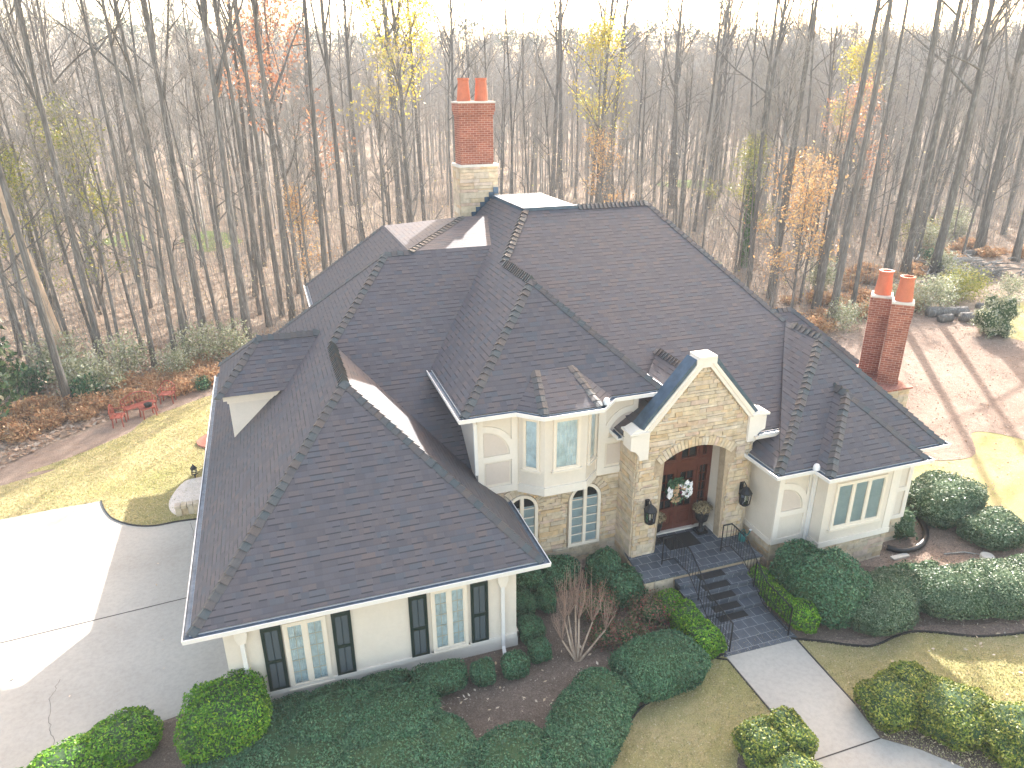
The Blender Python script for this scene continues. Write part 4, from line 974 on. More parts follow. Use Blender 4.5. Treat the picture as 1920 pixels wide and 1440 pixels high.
# wreath
wr = thing('wreath', 'christmas wreath with white and silver bows hanging on the front doors', 'wreath', (10.32, 15.76, 2.22))
n_ = 900; t_ = rng.uniform(0, 2*np.pi, n_); pr = rng.normal(0, .05, (n_, 3)); ps = np.stack([.26*np.cos(t_), pr[:, 1], .26*np.sin(t_)], 1)+pr
v, fcs = leafcloud(rng, n_, ps, np.tile([0, -1., 0], (n_, 1)), .045); arr_mesh('greenery', v, fcs, ['holly'], parent=wr)
M['bow'] = simple('white satin ribbon', (.88, .86, .87), .35); M['burlap'] = simple('tan burlap ribbon', (.5, .34, .2), .8, 0, .2, 20); M['plum'] = simple('plum bauble', (.10, .02, .04), .2)
for nm, mt_, cen in (('ribbon_bow', 'bow', [(.20, .12), (.30, -.02), (.14, .22), (-.36, .02), (.18, -.16), (.28, .1)]), ('burlap_ribbon', 'burlap', [(-.10, .05), (-.12, -.22), (.02, .08)])):
    mb = MB()
    for cx, cz in cen:
        for k in range(7):
            a = random.uniform(0, 6.28); l = random.uniform(.13, .24); dx, dz_ = math.cos(a)*l, math.sin(a)*l; nx, nz = -dz_*.35, dx*.35; yy = -.10-random.random()*.05
            mb.poly([(cx, yy, cz), (cx+dx*.5+nx, yy-.05, cz+dz_*.5+nz), (cx+dx, yy-.01, cz+dz_), (cx+dx*.5-nx, yy-.05, cz+dz_*.5-nz)])
    mb.build(nm, mt_, wr)
mb = MB()
for cx, cz in ((.05, -.05), (.25, -.12), (.0, .12), (.1, -.18)): mb.lathe([(.001, .05), (.035, .035), (.05, 0), (.035, -.035), (.001, -.05)], (cx, -.14, cz), 10)
mb.build('bauble', 'plum', wr, True)
# watering can
wc = thing('watering_can', 'teal watering can standing on the porch corner by the right pillar', 'watering can', (12.0, 14.72, .755))
M['teal'] = simple('teal plastic', (.012, .13, .13), .35)
mb = MB(); mb.lathe([(.001, 0), (.11, 0), (.12, .02), (.115, .22), (.09, .25), (.085, .25)], (0, 0, 0), 16); mb.build('can', 'teal', wc, True)
mb = MB(); mb.tube([(.09, 0, .05), (.20, 0, .18), (.25, 0, .27)], [.025, .018, .016], 8); mb.build('spout', 'teal', wc)
mb = MB(); mb.lathe([(.016, 0), (.045, .03), (.001, .035)], (.255, 0, .27), 10); mb.build('rose', 'bow', wc)
mb = MB(); mb.tube([(-.09, 0, .24), (-.06, 0, .36), (.04, 0, .36), (.08, 0, .25)], .012, 6); mb.build('handle', 'teal', wc)

# ---------------------------------------------------------------- shrubs
def mound(name, label, cat, blobs, leafmat, lsize=.045, dens=1.5, group=None, rough=.05, seed=1, coremat='leafcore', loose=0., stemy=False):
    """blobs: (x, y, rx, ry, h, angle). Clipped shrub: dark inner body and a shell of leaves."""
    rg = np.random.default_rng(seed); cx, cy = blobs[0][0], blobs[0][1]; parts = []
    for (x, y, rx, ry, h, ang) in blobs:
        ca, sa = math.cos(ang), math.sin(ang)
        ph = rg.uniform(0, 6.28, 9)
        def rfac(u):
            r = 1+rough*(np.sin(u[:, 0]*4+ph[0])+np.sin(u[:, 1]*5+ph[1])+np.sin(u[:, 2]*6+ph[2]+u[:, 0]*3))+rough*.6*(np.sin(u[:, 0]*11+ph[3])*np.sin(u[:, 1]*12+ph[4])+np.sin(u[:, 2]*13+ph[5]))
            return r
        def place(u, k):
            e = .80
            q = np.sign(u)*np.abs(u)**e
            nrm_ = np.linalg.norm(u, axis=1)
            p = q*np.array([rx, ry, 1.0])*(rfac(u)*k)[:, None]
            z = np.where(u[:, 2] > 0, p[:, 2]*h*.58, p[:, 2]*h*.42)+h*.42
            X_ = p[:, 0]*ca-p[:, 1]*sa; Y_ = p[:, 0]*sa+p[:, 1]*ca
            return np.stack([X_+x-cx, Y_+y-cy, np.maximum(z, .01)], 1)
        # core
        nu, nv = 28, 14; uu = []
        for j in range(nv+1):
            th = math.pi*j/nv
            for i in range(nu): a = 2*math.pi*i/nu; uu.append((math.sin(th)*math.cos(a), math.sin(th)*math.sin(a), math.cos(th)))
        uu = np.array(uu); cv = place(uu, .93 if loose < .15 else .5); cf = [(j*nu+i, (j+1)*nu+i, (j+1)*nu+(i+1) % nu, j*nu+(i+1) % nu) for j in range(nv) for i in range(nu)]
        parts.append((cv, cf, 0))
        area = 4*math.pi*(((rx*ry)**1.6+(rx*h/2)**1.6+(ry*h/2)**1.6)/3)**(1/1.6)
        Np = int(min(42000, area*dens/(lsize*lsize)))
        d_ = rg.normal(0, 1, (Np, 3)); d_ /= np.linalg.norm(d_, axis=1)[:, None]; d_ = d_[d_[:, 2] > -.75]; Np = len(d_)
        k = rg.normal(1.0, .018+loose, Np); k = np.where(rg.random(Np) < .04, k+.05, k)
        ps = place(d_, k); nr = d_/np.array([rx, ry, h/2]); nr /= np.linalg.norm(nr, axis=1)[:, None]
        nr2 = np.stack([nr[:, 0]*ca-nr[:, 1]*sa, nr[:, 0]*sa+nr[:, 1]*ca, nr[:, 2]], 1)
        v, fcs = leafcloud(rg, Np, ps, nr2, lsize, .75); parts.append((v, fcs, 1))
    V, F, MI = join_arr(parts)
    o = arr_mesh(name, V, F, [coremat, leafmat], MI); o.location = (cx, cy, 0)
    return tag(o, label, cat, group)
SH = [
 ('boxwood', 'big round bright green boxwood at the corner of driveway and garage', [(-2.15, 12.83, .87, 1.0, 1.3, 0)], 'box', .033, .06),
 ('hedge', 'long lime green hedge beside the driveway, leftmost in the front bed', [(-4.3, 13.25, .72, .62, .8, .3), (-5.2, 12.8, .85, .62, .8, .45), (-6.2, 12.3, .8, .6, .75, .45)], 'box', .033, .05),
 ('spreading_holly', 'broad low dark green spreading holly filling the bed below the garage wall', [(-1.3, 12.35, .9, .7, .65, .2), (.1, 12.15, 1.5, .85, .75, .0), (1.0, 11.9, 1.2, .9, .78, 0), (-.9, 11.4, 1.5, .9, .7, .1), (.7, 11.0, 1.4, .9, .7, 0), (-2.3, 11.5, .9, .8, .6, 0)], 'holly', .028, .03),
 ('holly', 'low dark green holly mound between the spreading holly and the next mound at the bottom', [(2.15, 10.9, .62, .95, .65, .2)], 'holly', .028, .03),
 ('low_hedge', 'narrow low hedge running along the foot of the garage wall', [(-1.1, 13.2, .75, .24, .4, .03), (.1, 13.2, .8, .26, .42, 0), (1.2, 13.2, .7, .25, .42, 0)], 'holly', .028, .07),
 ('boxwood', 'loaf shaped small box shrub under the right garage window', [(2.47, 12.85, .62, .42, .6, 0)], 'holly', .028, .06),
 ('boxwood', 'small round box ball left of the right garage downspout', [(3.49, 12.72, .29, .29, .55, 0)], 'holly', .03, .05),
 ('boxwood', 'small round box ball just right of the garage downspout', [(4.27, 12.67, .31, .31, .58, 0)], 'holly', .03, .05),
 ('boxwood', 'small round box ball off the garage corner nearest the bare shrub', [(5.01, 12.97, .27, .27, .52, 0)], 'holly', .03, .05),
 ('boxwood', 'small box ball beside the garage side wall, second back from the corner', [(5.05, 13.7, .33, .33, .6, 0)], 'holly', .03, .05),
 ('boxwood', 'dark shrub ball close to the garage side wall below the eave', [(5.15, 14.66, .30, .42, .7, 0)], 'holly', .028, .07),
 ('boxwood', 'small dark round shrub standing in front of the hedge under the arched windows', [(5.81, 14.66, .30, .34, .62, 0)], 'holly', .028, .07),
 ('holly_hedge', 'dark green hedge against the stone wall under the arched windows', [(5.55, 15.4, .55, .42, .9, 0), (6.45, 15.4, .6, .42, .9, 0)], 'holly', .036, .06),
 ('holly', 'dark glossy holly between the stone wall and the slate porch', [(7.75, 15.1, .48, .55, 1.0, 0), (8.0, 14.4, .5, .62, .9, 0)], 'holly', .038, .06),
 ('hedge', 'bright lime hedge along the left side of the slate steps', [(8.85, 13.35, .34, .48, .62, 0), (8.95, 12.65, .38, .5, .68, 0), (8.95, 11.95, .44, .55, .75, 0)], 'box', .033, .06),
 ('rounded_shrub', 'large grey green dome shrub beside the lawn, left of the lime hedge', [(7.46, 11.45, 1.12, .82, .85, .1)], 'holly', .028, .025),
 ('rounded_shrub', 'long diagonal grey green mound between bare shrub and lawn edging', [(5.75, 11.0, .72, .72, .8, .6), (5.1, 10.35, 1.0, .82, .85, .8), (4.5, 9.8, .8, .75, .75, .8)], 'holly', .028, .025),
 ('rounded_shrub', 'grey green mound at the bottom edge left of the diagonal one', [(3.35, 10.1, .85, .85, .72, .1)], 'holly', .028, .025),
 ('hedge', 'lime green hedge along the right side of the slate steps', [(11.75, 13.3, .26, .6, .65, .1), (11.72, 12.4, .28, .6, .7, .05), (11.85, 11.8, .34, .42, .75, 0)], 'box', .033, .06),
 ('yew', 'tallest dark green mounded shrub right of the slate steps', [(12.75, 13.0, .78, .7, 1.45, .2), (12.95, 12.2, .98, .95, 1.55, .2)], 'holly', .038, .05),
 ('rounded_shrub', 'grey green mound in shade in front of the tallest dark shrub', [(13.85, 11.45, .98, .85, .95, .2)], 'sage', .029, .035),
 ('rounded_shrub', 'shaded grey green mound joining the sunlit hedge', [(14.95, 11.75, .95, .72, .82, -.1)], 'sage', .029, .035),
 ('rounded_shrub', 'broad sunlit grey green hedge mound at the right edge of the front bed', [(16.3, 11.15, 1.25, .85, 1.0, -.15), (17.6, 10.85, 1.2, .9, 1.0, -.1), (19.0, 10.8, 1.1, .85, .95, 0)], 'sage', .029, .035),
 ('ground_shrub', 'small sprawling green plant in shade below the triple window', [(15.76, 12.6, .5, .3, .35, 0)], 'holly', .04, .12),
 ('ground_shrub', 'small sprawling green plant in sun behind the sunlit hedge', [(16.7, 12.5, .5, .25, .3, 0)], 'sage', .04, .12),
 ('rounded_shrub', 'tall rounded shrub near the right corner of the house', [(19.75, 14.75, 1.2, 1.1, 1.2, .2)], 'sage', .04, .05),
 ('rounded_shrub', 'smaller rounded shrub in front of the one near the right corner of the house', [(20.05, 13.15, .95, .8, .85, 0)], 'sage', .04, .05),
 ('ground_shrub', 'small sunlit shrub ringed by the black drain pipe', [(17.46, 14.2, .36, .34, .8, 0)], 'sage', .05, .14),
 ('boxwood', 'half shaded boxwood at the left end of the row right of the path', [(11.95, 8.85, .82, .62, .8, .2), (12.6, 9.0, .5, .5, .85, 0)], 'gold', .031, .06),
 ('boxwood', 'sunlit golden green boxwood in the middle of the row right of the path', [(12.85, 8.15, .9, .78, .85, -.2)], 'gold', .031, .07),
 ('boxwood', 'golden green boxwood at the right end of the row right of the path', [(13.65, 7.2, .95, .8, .8, -.4), (14.6, 6.6, .8, .7, .8, 0)], 'gold', .031, .07),
 ('boxwood', 'sunlit golden boxwood left of the path, left one of the clump', [(8.42, 8.75, .55, .52, .8, 0)], 'gold', .034, .06),
 ('boxwood', 'sunlit golden boxwood left of the path, nearest the concrete', [(9.02, 8.75, .46, .50, .85, 0)], 'gold', .034, .06),
 ('boxwood', 'sunlit golden boxwood of the clump left of the path cut by the bottom edge', [(8.45, 8.0, .6, .5, .7, 0)], 'gold', .034, .06),
 ('silver_shrub', 'pale silvery shrub on the bare ground at the far right', [(37.9, 28.0, .8, .8, 2.2, 0)], 'under', .065, .16),
]
for i, (nm, lab, bl, mt_, ls, rgh) in enumerate(SH):
    dens = 1.5 if ls > .033 else 1.6
    mound(nm, lab, 'shrub', bl, mt_, ls, dens, None, rgh, 100+i, loose=.0 if rgh < .1 else .08)
# nandinas: loose reddish shrubs
for i, (x, y, r_, h_, lab) in enumerate([(8.25, 13.25, .5, .65, 'reddish green nandina left of the lime hedge by the steps'), (7.0, 13.9, .45, .75, 'red tipped nandina right behind the bare shrub'), (7.3, 12.7, .42, .6, 'reddish nandina just above the large dome shrub'), (6.75, 12.95, .35, .5, 'green and red nandina at the right foot of the bare shrub')]):
    mound('nandina', lab, 'shrub', [(x, y, r_, r_, h_, 0)], 'nandina', .032, 1.1, None, .12, 300+i, 'leafcore', .20)

# bare cut-back crape myrtle
random.seed(8)
cm = thing('bare_shrub', 'leafless cut back multi stemmed shrub with pale trunks in the front bed', 'shrub', (5.85, 12.55, 0))
mb = MB(); mb2 = MB()
for k, (dx, dy, z) in enumerate([(-.15, .55, .9), (.05, .75, .8), (.3, .9, .95), (.6, .5, .65), (.85, .25, .55), (-.3, .3, .5), (.2, .45, .9)]):
    m1 = (dx*.45+random.uniform(-.05, .05), dy*.4, z*.35); top = Vector((dx, dy, z))
    mb.tube([(0, 0, -.05), m1, tuple(top)], [.045, .028, .018], 8)
    for j in range(13):
        a = random.uniform(0, 6.28); l = random.uniform(.6, 1.5); sp = random.uniform(.05, .35)
        e = top+Vector((math.cos(a)*sp*l, math.sin(a)*sp*l, l)); mid = top.lerp(e, .5)+Vector((math.cos(a)*.05, math.sin(a)*.05, 0))
        mb2.tube([top, mid, e], [.008, .006, .003], 3, cap=False)
        for q_ in range(3):
            p0_ = top.lerp(e, random.uniform(.4, .9)); mb2.tube([p0_, p0_+Vector((random.uniform(-.15, .15), random.uniform(-.15, .15), random.uniform(.1, .3)))], [.004, .002], 3, cap=False)
mb.build('trunk', 'barkpale', cm, True); M['redtwig'] = simple('reddish twig', (.30, .20, .155), .8, 0, .3, 20); mb2.build('twigs', 'redtwig', cm)

# ---------------------------------------------------------------- small garden things
dp = MB(); pts = smooth_poly([(16.55, 13.75), (16.9, 13.45), (17.6, 13.5), (18.3, 13.95), (18.75, 14.6), (18.9, 15.2)])
P3 = [(x, y, .10) for x, y in pts]; rr = [.085+.012*(k % 2) for k in range(len(P3))]; dp.tube(P3, rr, 10)
M['blackpipe'] = simple('black corrugated pipe', (.012, .012, .014), .4)
tag(dp.build('drain_pipe', 'blackpipe', None, True), 'black corrugated drain pipe curving on the ground at the right corner', 'drain pipe')
dp = MB(); dp.tube([(17.25, 14.9, .5), (17.7, 14.8, .15), (18.2, 14.95, .10), (18.5, 15.3, .1)], .08, 10)
tag(dp.build('drain_pipe', 'blackpipe', None, True), 'short black drain pipe leaving the house wall beside the chimney', 'drain pipe')
tag(MB().lathe([(.001, .12), (.17, .12), (.19, .1), (.2, 0)], (19.05, 12.44, 0), 16).build('valve_cover', 'capwhite', None, False), 'round pale valve cover on the straw covered ground', 'valve cover')
st = MB(); st.tube([(18.0, 13.0, .03), (18.6, 12.85, .06), (19.0, 12.6, .04), (19.3, 12.75, .03)], [.02, .025, .015, .008], 6); tag(st.build('fallen_branch', 'twig'), 'thin fallen branch by the drain pipe', 'branch')
tag(MB().box(16.35, 16.95, 13.25, 13.40, .0, .06).build('splash_block', 'capwhite'), 'pale concrete splash block at the foot of the right wing', 'splash block')
# flagstone patio
fs = MB(); random.seed(4)
pat = smooth_poly([(-3.0, 25.5), (-3.6, 25.4), (-4.05, 25.22), (-4.39, 24.18), (-4.36, 23.44), (-4.07, 22.95), (-3.6, 23.1), (-2.9, 23.6)], False, 5)
fs.ext([(x, y, 0) for x, y in pat]+[(-2.1, 23.6, 0), (-2.1, 25.5, 0)], (0, 0, .03)); M['flag'] = mk_ground('pale flagstone', [(.3, (.62, .56, .51)), (.7, (.74, .69, .64))], (.8, 5, 40), .4, .01)
tag(fs.build('patio', 'flag'), kind='structure')
sw_ = MB(); f, L, n = wall_frame((-2.1, 22.9), (-3.9, 22.9))
for k in range(10): x = -2.2-k*.19; sw_.box(x-.18, x, 22.85+.02*(k % 3), 23.1, 0, .25+.04*(k % 2)); sw_.box(x-.20, x-.03, 22.87, 23.1, .25+.04*(k % 2)+.003, .38)
tag(sw_.build('stone_border', 'stone'), 'low dry stone border between flagstone patio and driveway', 'stone border')
rp = smooth_poly([(-3.0, 29.2), (-3.5, 29.0), (-3.8, 28.5), (-3.65, 28.0), (-3.0, 27.5)]); M['redpave'] = mk_ground('red paving', [(.3, (.30, .13, .10)), (.7, (.40, .19, .15))], (1, 6, 30), .5, .01)
rp_o = MB().ext([(x, y, 0) for x, y in rp]+[(-2.2, 27.5, 0), (-2.2, 29.2, 0)], (0, 0, .09)).build('paved_pad', 'redpave'); tag(rp_o, kind='structure')
# path lantern
pl = thing('garden_lantern', 'small black garden lantern standing on the lawn by the flagstone patio', 'lantern', (-3.68, 25.45, 0))
mb = MB(); mb.tube([(0, 0, 0), (0, 0, .16)], .025, 8); mb.lathe([(.11, .16), (.11, .19), (.09, .2)], (0, 0, 0), 6); mb.lathe([(.12, .38), (.12, .41), (.05, .5), (.015, .56), (.001, .6)], (0, 0, 0), 6)
for k in range(6): a = k*math.pi/3; mb.tube([(.09*math.cos(a), .09*math.sin(a), .19), (.10*math.cos(a), .10*math.sin(a), .39)], .008, 4)
mb.build('lantern_frame', 'iron', pl); MB().lathe([(.085, .2), (.09, .38)], (0, 0, 0), 6).build('pane', 'glass', pl)
# red garden furniture
M['redpaint'] = simple('faded red painted iron', (.30, .075, .05), .6, 0, .2, 8)
def bench(name, lab, cat, loc, rz, wd, arms=True):
    r = thing(name, lab, cat, loc); r.rotation_euler.z = rz
    for sx in (-1, 1):
        for sy in (-1, 1):
            mb = MB(); mb.tube([(sx*(wd/2-.03), sy*.2, 0), (sx*(wd/2-.05), sy*.18, .42)], [.03, .025], 6); mb.build('leg', 'redpaint', r)
    mb = MB()
    for k in range(5): y = -.22+k*.1; mb.box(-wd/2, wd/2, y, y+.075, .42, .45)
    mb.build('seat', 'redpaint', r)
    if arms:
        mb = MB(); m_ = int(wd/.12)
        arc = [(-wd/2+wd*k/12, .24, .75+.22*math.sin(math.pi*k/12)) for k in range(13)]
        mb.tube([(-wd/2, .22, .42)]+arc+[(wd/2, .22, .42)], .022, 6)
        for k in range(1, m_): x = -wd/2+wd*k/m_; mb.tube([(x, .22, .44), (x, .24, .74+.2*math.sin(math.pi*k/m_))], .013, 4)
        mb.tube([(-wd/2, .23, .6), (wd/2, .23, .6)], .013, 4); mb.build('backrest', 'redpaint', r)
        for sx in (-1, 1): mb = MB(); mb.tube([(sx*wd/2, .22, .66), (sx*wd/2, -.2, .66), (sx*wd/2, -.2, .45)], .02, 6); mb.build('armrest', 'redpaint', r)
    return r
bench('garden_bench', 'faded red iron bench at the edge of the woods, widest seat of the group', 'bench', (-6.3, 32.3, 0), .5, 1.3)
bench('garden_chair', 'faded red chair left of the red bench', 'chair', (-7.0, 31.35, 0), 1.5, .6)
bench('garden_chair', 'faded red chair right of the red bench with a round back', 'chair', (-5.3, 33.3, 0), -.2, .6)
bench('garden_table', 'low red table in front of the red bench', 'table', (-5.95, 31.9, 0), .5, .6, False)
pot_ = MB(); pot_.lathe([(.001, 0), (.14, 0), (.18, .14), (.15, .15), (.001, .12)], (-5.9, 31.95, .452), 12); tag(pot_.build('bowl', 'iron', None, True), 'dark bowl standing on the low red table', 'bowl')

# leaves scattered over mulch, path edge, and lawn
rg = np.random.default_rng(77)
def scatter(name, pts, size, mat, lift=.02, flat=.25, kind='stuff'):
    n_ = len(pts); ps = np.column_stack([pts, np.full(n_, lift)+rg.uniform(0, .015, n_)])
    v, f_ = leafcloud(rg, n_, ps, np.tile([0, 0, 1.], (n_, 1)), size, flat); v[:, 2] = np.maximum(v[:, 2], lift*.6)
    o = arr_mesh(name, v, f_, [mat]); return tag(o, kind=kind)
def rect(n_, x0, x1, y0, y1): return np.column_stack([rg.uniform(x0, x1, n_), rg.uniform(y0, y1, n_)])
def in_poly(P, poly):
    x, y = P[:, 0], P[:, 1]; ins = np.zeros(len(P), bool); j = len(poly)-1
    for i in range(len(poly)):
        xi, yi = poly[i]; xj, yj = poly[j]
        cnd = ((yi > y) != (yj > y)) & (x < (xj-xi)*(y-yi)/((yj-yi)+1e-12)+xi); ins ^= cnd; j = i
    return ins
bedpoly = bed+[(9.5, 14), (9, 17), (-2, 17), (-2, 13.94), (-4, 13.81)]
P_ = rect(9000, -3.5, 9.4, 9.5, 16); P_ = P_[in_poly(P_, bedpoly)]; scatter('mulch_chips', P_, .026, 'chip', .014, .15)
P_ = rect(9000, 11.3, 22, 9.8, 15.5); scatter('mulch_chips', P_[in_poly(P_, bedr+[(20, 20), (11.3, 20)])], .026, 'chip', .026, .5)
P_ = np.concatenate([rect(70, 2, 7, 11, 13.2), rect(35, 11.6, 13.6, 7.2, 9), rect(26, 12, 18, 9.6, 10.4), rect(18, 13, 18, 7.5, 10), rect(10, -3, 8, 9, 13), rect(12, -8, -3, 14, 24)])
M['paleleaf'] = island('pale oak leaf', [(0, (.55, .42, .28)), (1, (.72, .62, .5))], .7)
scatter('fallen_leaves', P_, .05, 'paleleaf', .035, .35)
# short turf blades on the near lawns (uncountable)
M['blade'] = island('dormant grass blade', [(0, (.32, .33, .13)), (.35, (.47, .42, .21)), (.7, (.60, .51, .30)), (1, (.68, .60, .42))], .9, transl=.25)
def blades(n_, x0, x1, y0, y1, inc, exc, sz):
    P_ = rect(n_, x0, x1, y0, y1); k = np.ones(len(P_), bool)
    for q_ in inc: k &= in_poly(P_, q_)
    for q_ in exc: k &= ~in_poly(P_, q_)
    P_ = P_[k]; n_ = len(P_); ps = np.column_stack([P_, np.full(n_, .02)])
    v, f_ = leafcloud(rg, n_, ps, rg.normal(0, 1, (n_, 3))*np.array([1, 1, .35]), sz, .3); v[:, 2] = np.clip(v[:, 2], .004, .06)
    tag(arr_mesh('grass_blades', v, f_, ['blade']), kind='stuff')
pathp = [(9.36, 11.5), (9.32, 8.35), (9.2, 7.2), (8.6, 6), (13.4, 6), (12.2, 7.2), (11.7, 7.85), (11.14, 8.35), (11.3, 9.3), (11.42, 11.44)]
bedr_f = bedr+[(20, 20), (11.3, 20)]
blades(90000, 3.5, 22, 5.5, 12, [], [bedpoly, bedr_f, pathp, [(7.5, 8.0), (7.9, 8.9), (8.6, 9.3), (9.28, 9.3), (9.28, 8.4), (9.2, 7.4), (8, 7)]], .022)
blades(70000, -13, -2, 21, 34, [smooth_poly(lawnl)+[(8, 20), (-3, 18.5)]], [drive], .028)

# ---------------------------------------------------------------- trees
def perp(d):
    a = d.orthogonal().normalized(); return a, d.cross(a)
def bend_path(p, d, length, n, curl, rnd, upb=0.):
    P = [p.copy()]; d = d.copy()
    for k in range(n):
        d = (d+Vector((rnd.uniform(-curl, curl), rnd.uniform(-curl, curl), rnd.uniform(-curl, curl)*.6+upb))).normalized()
        P.append(P[-1]+d*(length/n))
    return P, d
def make_tree(seed, H, r0, cs, kind='tall', dense=1.0):
    """bare forest tree: trunk mesh + crown mesh (limbs, branches, twigs). returns (trunk MB, crown MB, tips)"""
    rnd = random.Random(seed); tr = MB(); cr_ = MB(); tips = []
    n = 14; P = [Vector((0, 0, -.3))]; x = y = 0; dx = rnd.uniform(-.02, .02); dy = rnd.uniform(-.02, .02)
    for k in range(1, n+1):
        dx = dx*.9+rnd.uniform(-.028, .028); dy = dy*.9+rnd.uniform(-.028, .028); x += dx*H/n; y += dy*H/n; P.append(Vector((x, y, H*k/n)))
    R = [r0*(1.35 if k == 0 else 1)*(1-.90*(k/n)**1.05)+.01 for k in range(n+1)]
    tr.tube(P, R, 9)
    def at(t):
        f_ = t*n; k = min(int(f_), n-1); return P[k].lerp(P[k+1], f_-k), R[k]+(R[k+1]-R[k])*(f_-k)
    nl = int((18 if kind == 'tall' else 16)*dense)
    for i in range(nl):
        t = cs+(1-cs)*((i+rnd.random())/nl)**.85*.97; p, r = at(t); az = rnd.uniform(0, 6.283)
        rise = rnd.uniform(1.1, 2.8) if t > cs+.10 else rnd.uniform(.4, 1.2)
        d = Vector((math.cos(az), math.sin(az), rise)).normalized()
        L = H*(.30*(1-t)+.075)*rnd.uniform(.7, 1.25); rl = min(r*.6, .02+L*.0135)
        if kind == 'fork' and i < 3: L *= 1.5; rl = r*.6; d = (d+Vector((0, 0, 1.5))).normalized()
        Q, de = bend_path(p, d, L, 6, .16, rnd, .05); RR = [rl*(1-.85*k/6) for k in range(7)]
        cr_.tube(Q, RR, 5, cap=False); tips.append(Q[-1])
        for j in range(rnd.randint(5, 8)):
            u = rnd.uniform(.25, 1); k = min(int(u*6), 5); q_ = Q[k].lerp(Q[k+1], u*6-k) if u < 1 else Q[6]
            dd = (Q[k+1]-Q[k]).normalized(); a, b = perp(dd); w_ = rnd.uniform(0, 6.283)
            d2 = (dd*.8+(a*math.cos(w_)+b*math.sin(w_))*.8+Vector((0, 0, .25))).normalized(); L2 = L*rnd.uniform(.22, .5)*(1.1-.4*u)+.3
            r2 = max(.008, rl*(1-.8*u)*.6); Q2, _ = bend_path(q_, d2, L2, 3, .22, rnd, .04); cr_.tube(Q2, [r2, r2*.7, r2*.45, r2*.2], 3, cap=False)
            for m_ in range(rnd.randint(4, 7)):
                u2 = rnd.uniform(.2, 1); k2 = min(int(u2*3), 2); q3 = Q2[k2].lerp(Q2[k2+1], u2*3-k2)
                d3 = Vector((rnd.gauss(0, .6), rnd.gauss(0, .6), rnd.gauss(.45, .5)))+d2*.8; d3.normalize(); L3 = rnd.uniform(.35, 1.0)*(.4+H/40)
                e = q3+d3*L3; w3 = d3.orthogonal().normalized()*.0065; mid = q3+d3*L3*.5+Vector((rnd.gauss(0, .05), rnd.gauss(0, .05), .02))
                cr_.poly([q3-w3, q3+w3, mid+w3*.7], 1); cr_.poly([q3-w3, mid+w3*.7, mid-w3*.7], 1); cr_.poly([mid-w3*.7, mid+w3*.7, e], 1); tips.append(e)
                for z_ in range(2):
                    q4 = q3.lerp(e, rnd.uniform(.3, .9)); d4 = (d3+Vector((rnd.gauss(0, .7), rnd.gauss(0, .7), rnd.gauss(.1, .6)))).normalized(); e4 = q4+d4*L3*.55; w4 = d4.orthogonal().normalized()*.0065
                    cr_.poly([q4-w4, q4+w4, e4], 1); tips.append(e4)
    return tr, cr_, tips
def hide_away(o): pass
PROTO = []
def proto(seed, H, r0, cs, kind, dense=1.0, trunkmat='bark', leafs=None):
    """leafs = (material, size, count, zmin, zmax, spread)"""
    tr, cr_, tips = make_tree(seed, H, r0, cs, kind, dense)
    nm = {'tall': 'tree', 'fork': 'tree', 'sap': 'sapling'}[kind]
    r = thing(nm, '', 'tree'); t_o = tr.build('trunk', trunkmat, r, True); c_o = cr_.build('crown', ['bark', 'twig'], r)
    ks = [t_o, c_o]
    if leafs:
        mt_, sz, cnt, z0, z1, sp = leafs; rg_ = np.random.default_rng(seed); T_ = np.array([tuple(p) for p in tips]); T_ = T_[(T_[:, 2] > z0*H) & (T_[:, 2] < z1*H)]
        idx = rg_.integers(0, len(T_), cnt); keep = rg_.random(len(T_)) < .55; idx = idx[keep[idx]]
        ps = T_[idx]+rg_.normal(0, sp, (len(idx), 3)); v, f_ = leafcloud(rg_, len(ps), ps, rg_.normal(0, 1, (len(ps), 3)), sz, .5)
        ks.append(arr_mesh('leaves', v, f_, [mt_], parent=r))
    kids[r.name] = ks; return r
used = set()
def place_tree(pr, x, y, scale=1., rz=None, label='', group=None, lean=(0, 0), cat='tree', name=None):
    if pr.name in used: c_ = copy_tree(pr)
    else: c_ = pr; used.add(pr.name)
    if c_ is not pr: pass
    c_.location = (x, y, gz(x, y)); c_.scale = (scale[0], scale[0], scale[1]) if hasattr(scale, '__len__') else (scale,)*3; c_.rotation_euler = (lean[0], lean[1], random.uniform(0, 6.28) if rz is None else rz)
    c_['label'] = label; c_['category'] = cat
    if group: c_['group'] = group
    elif 'group' in c_: del c_['group']
    if name: c_.name = name
    return c_
random.seed(31)
tall = [proto(40+i, 30, .27, [.38, .45, .5, .42, .55, .35, .48][i], 'tall' if i % 3 else 'fork') for i in range(7)]
opn = [proto(47+i, 29, .27, .62, 'tall', .4) for i in range(2)]
slim = [proto(50+i, 27, [.14, .18, .12, .16][i], [.45, .5, .4, .55][i], 'tall', .8) for i in range(4)]
sap = [proto(60+i, 12, .085, [.3, .4, .25, .45][i], 'sap', .75) for i in range(4)]
yel = proto(71, 26, .26, .35, 'tall', 1, 'bark', ('yellow', .13, 9000, .35, .95, .35))
yel2 = proto(72, 17, .17, .3, 'tall', .9, 'bark', ('yellow', .11, 4200, .3, .95, .3))
ora = proto(73, 20, .16, .25, 'tall', .9, 'bark', ('rust', .11, 4200, .25, .85, .3))
ygr = proto(74, 14, .12, .15, 'tall', .9, 'bark', ('ygreen', .09, 5200, .1, .95, .3))
orsap = proto(75, 8, .07, .15, 'tall', .8, 'bark', ('orange', .08, 2600, .1, .95, .25))
EDGE = [(-60, 20), (-30, 27), (-12, 29), (-9, 33), (-4, 37), (5, 40), (18, 40), (24, 33), (28, 31.5), (33, 33), (38, 35), (44, 39), (50, 42), (60, 44), (90, 40)]
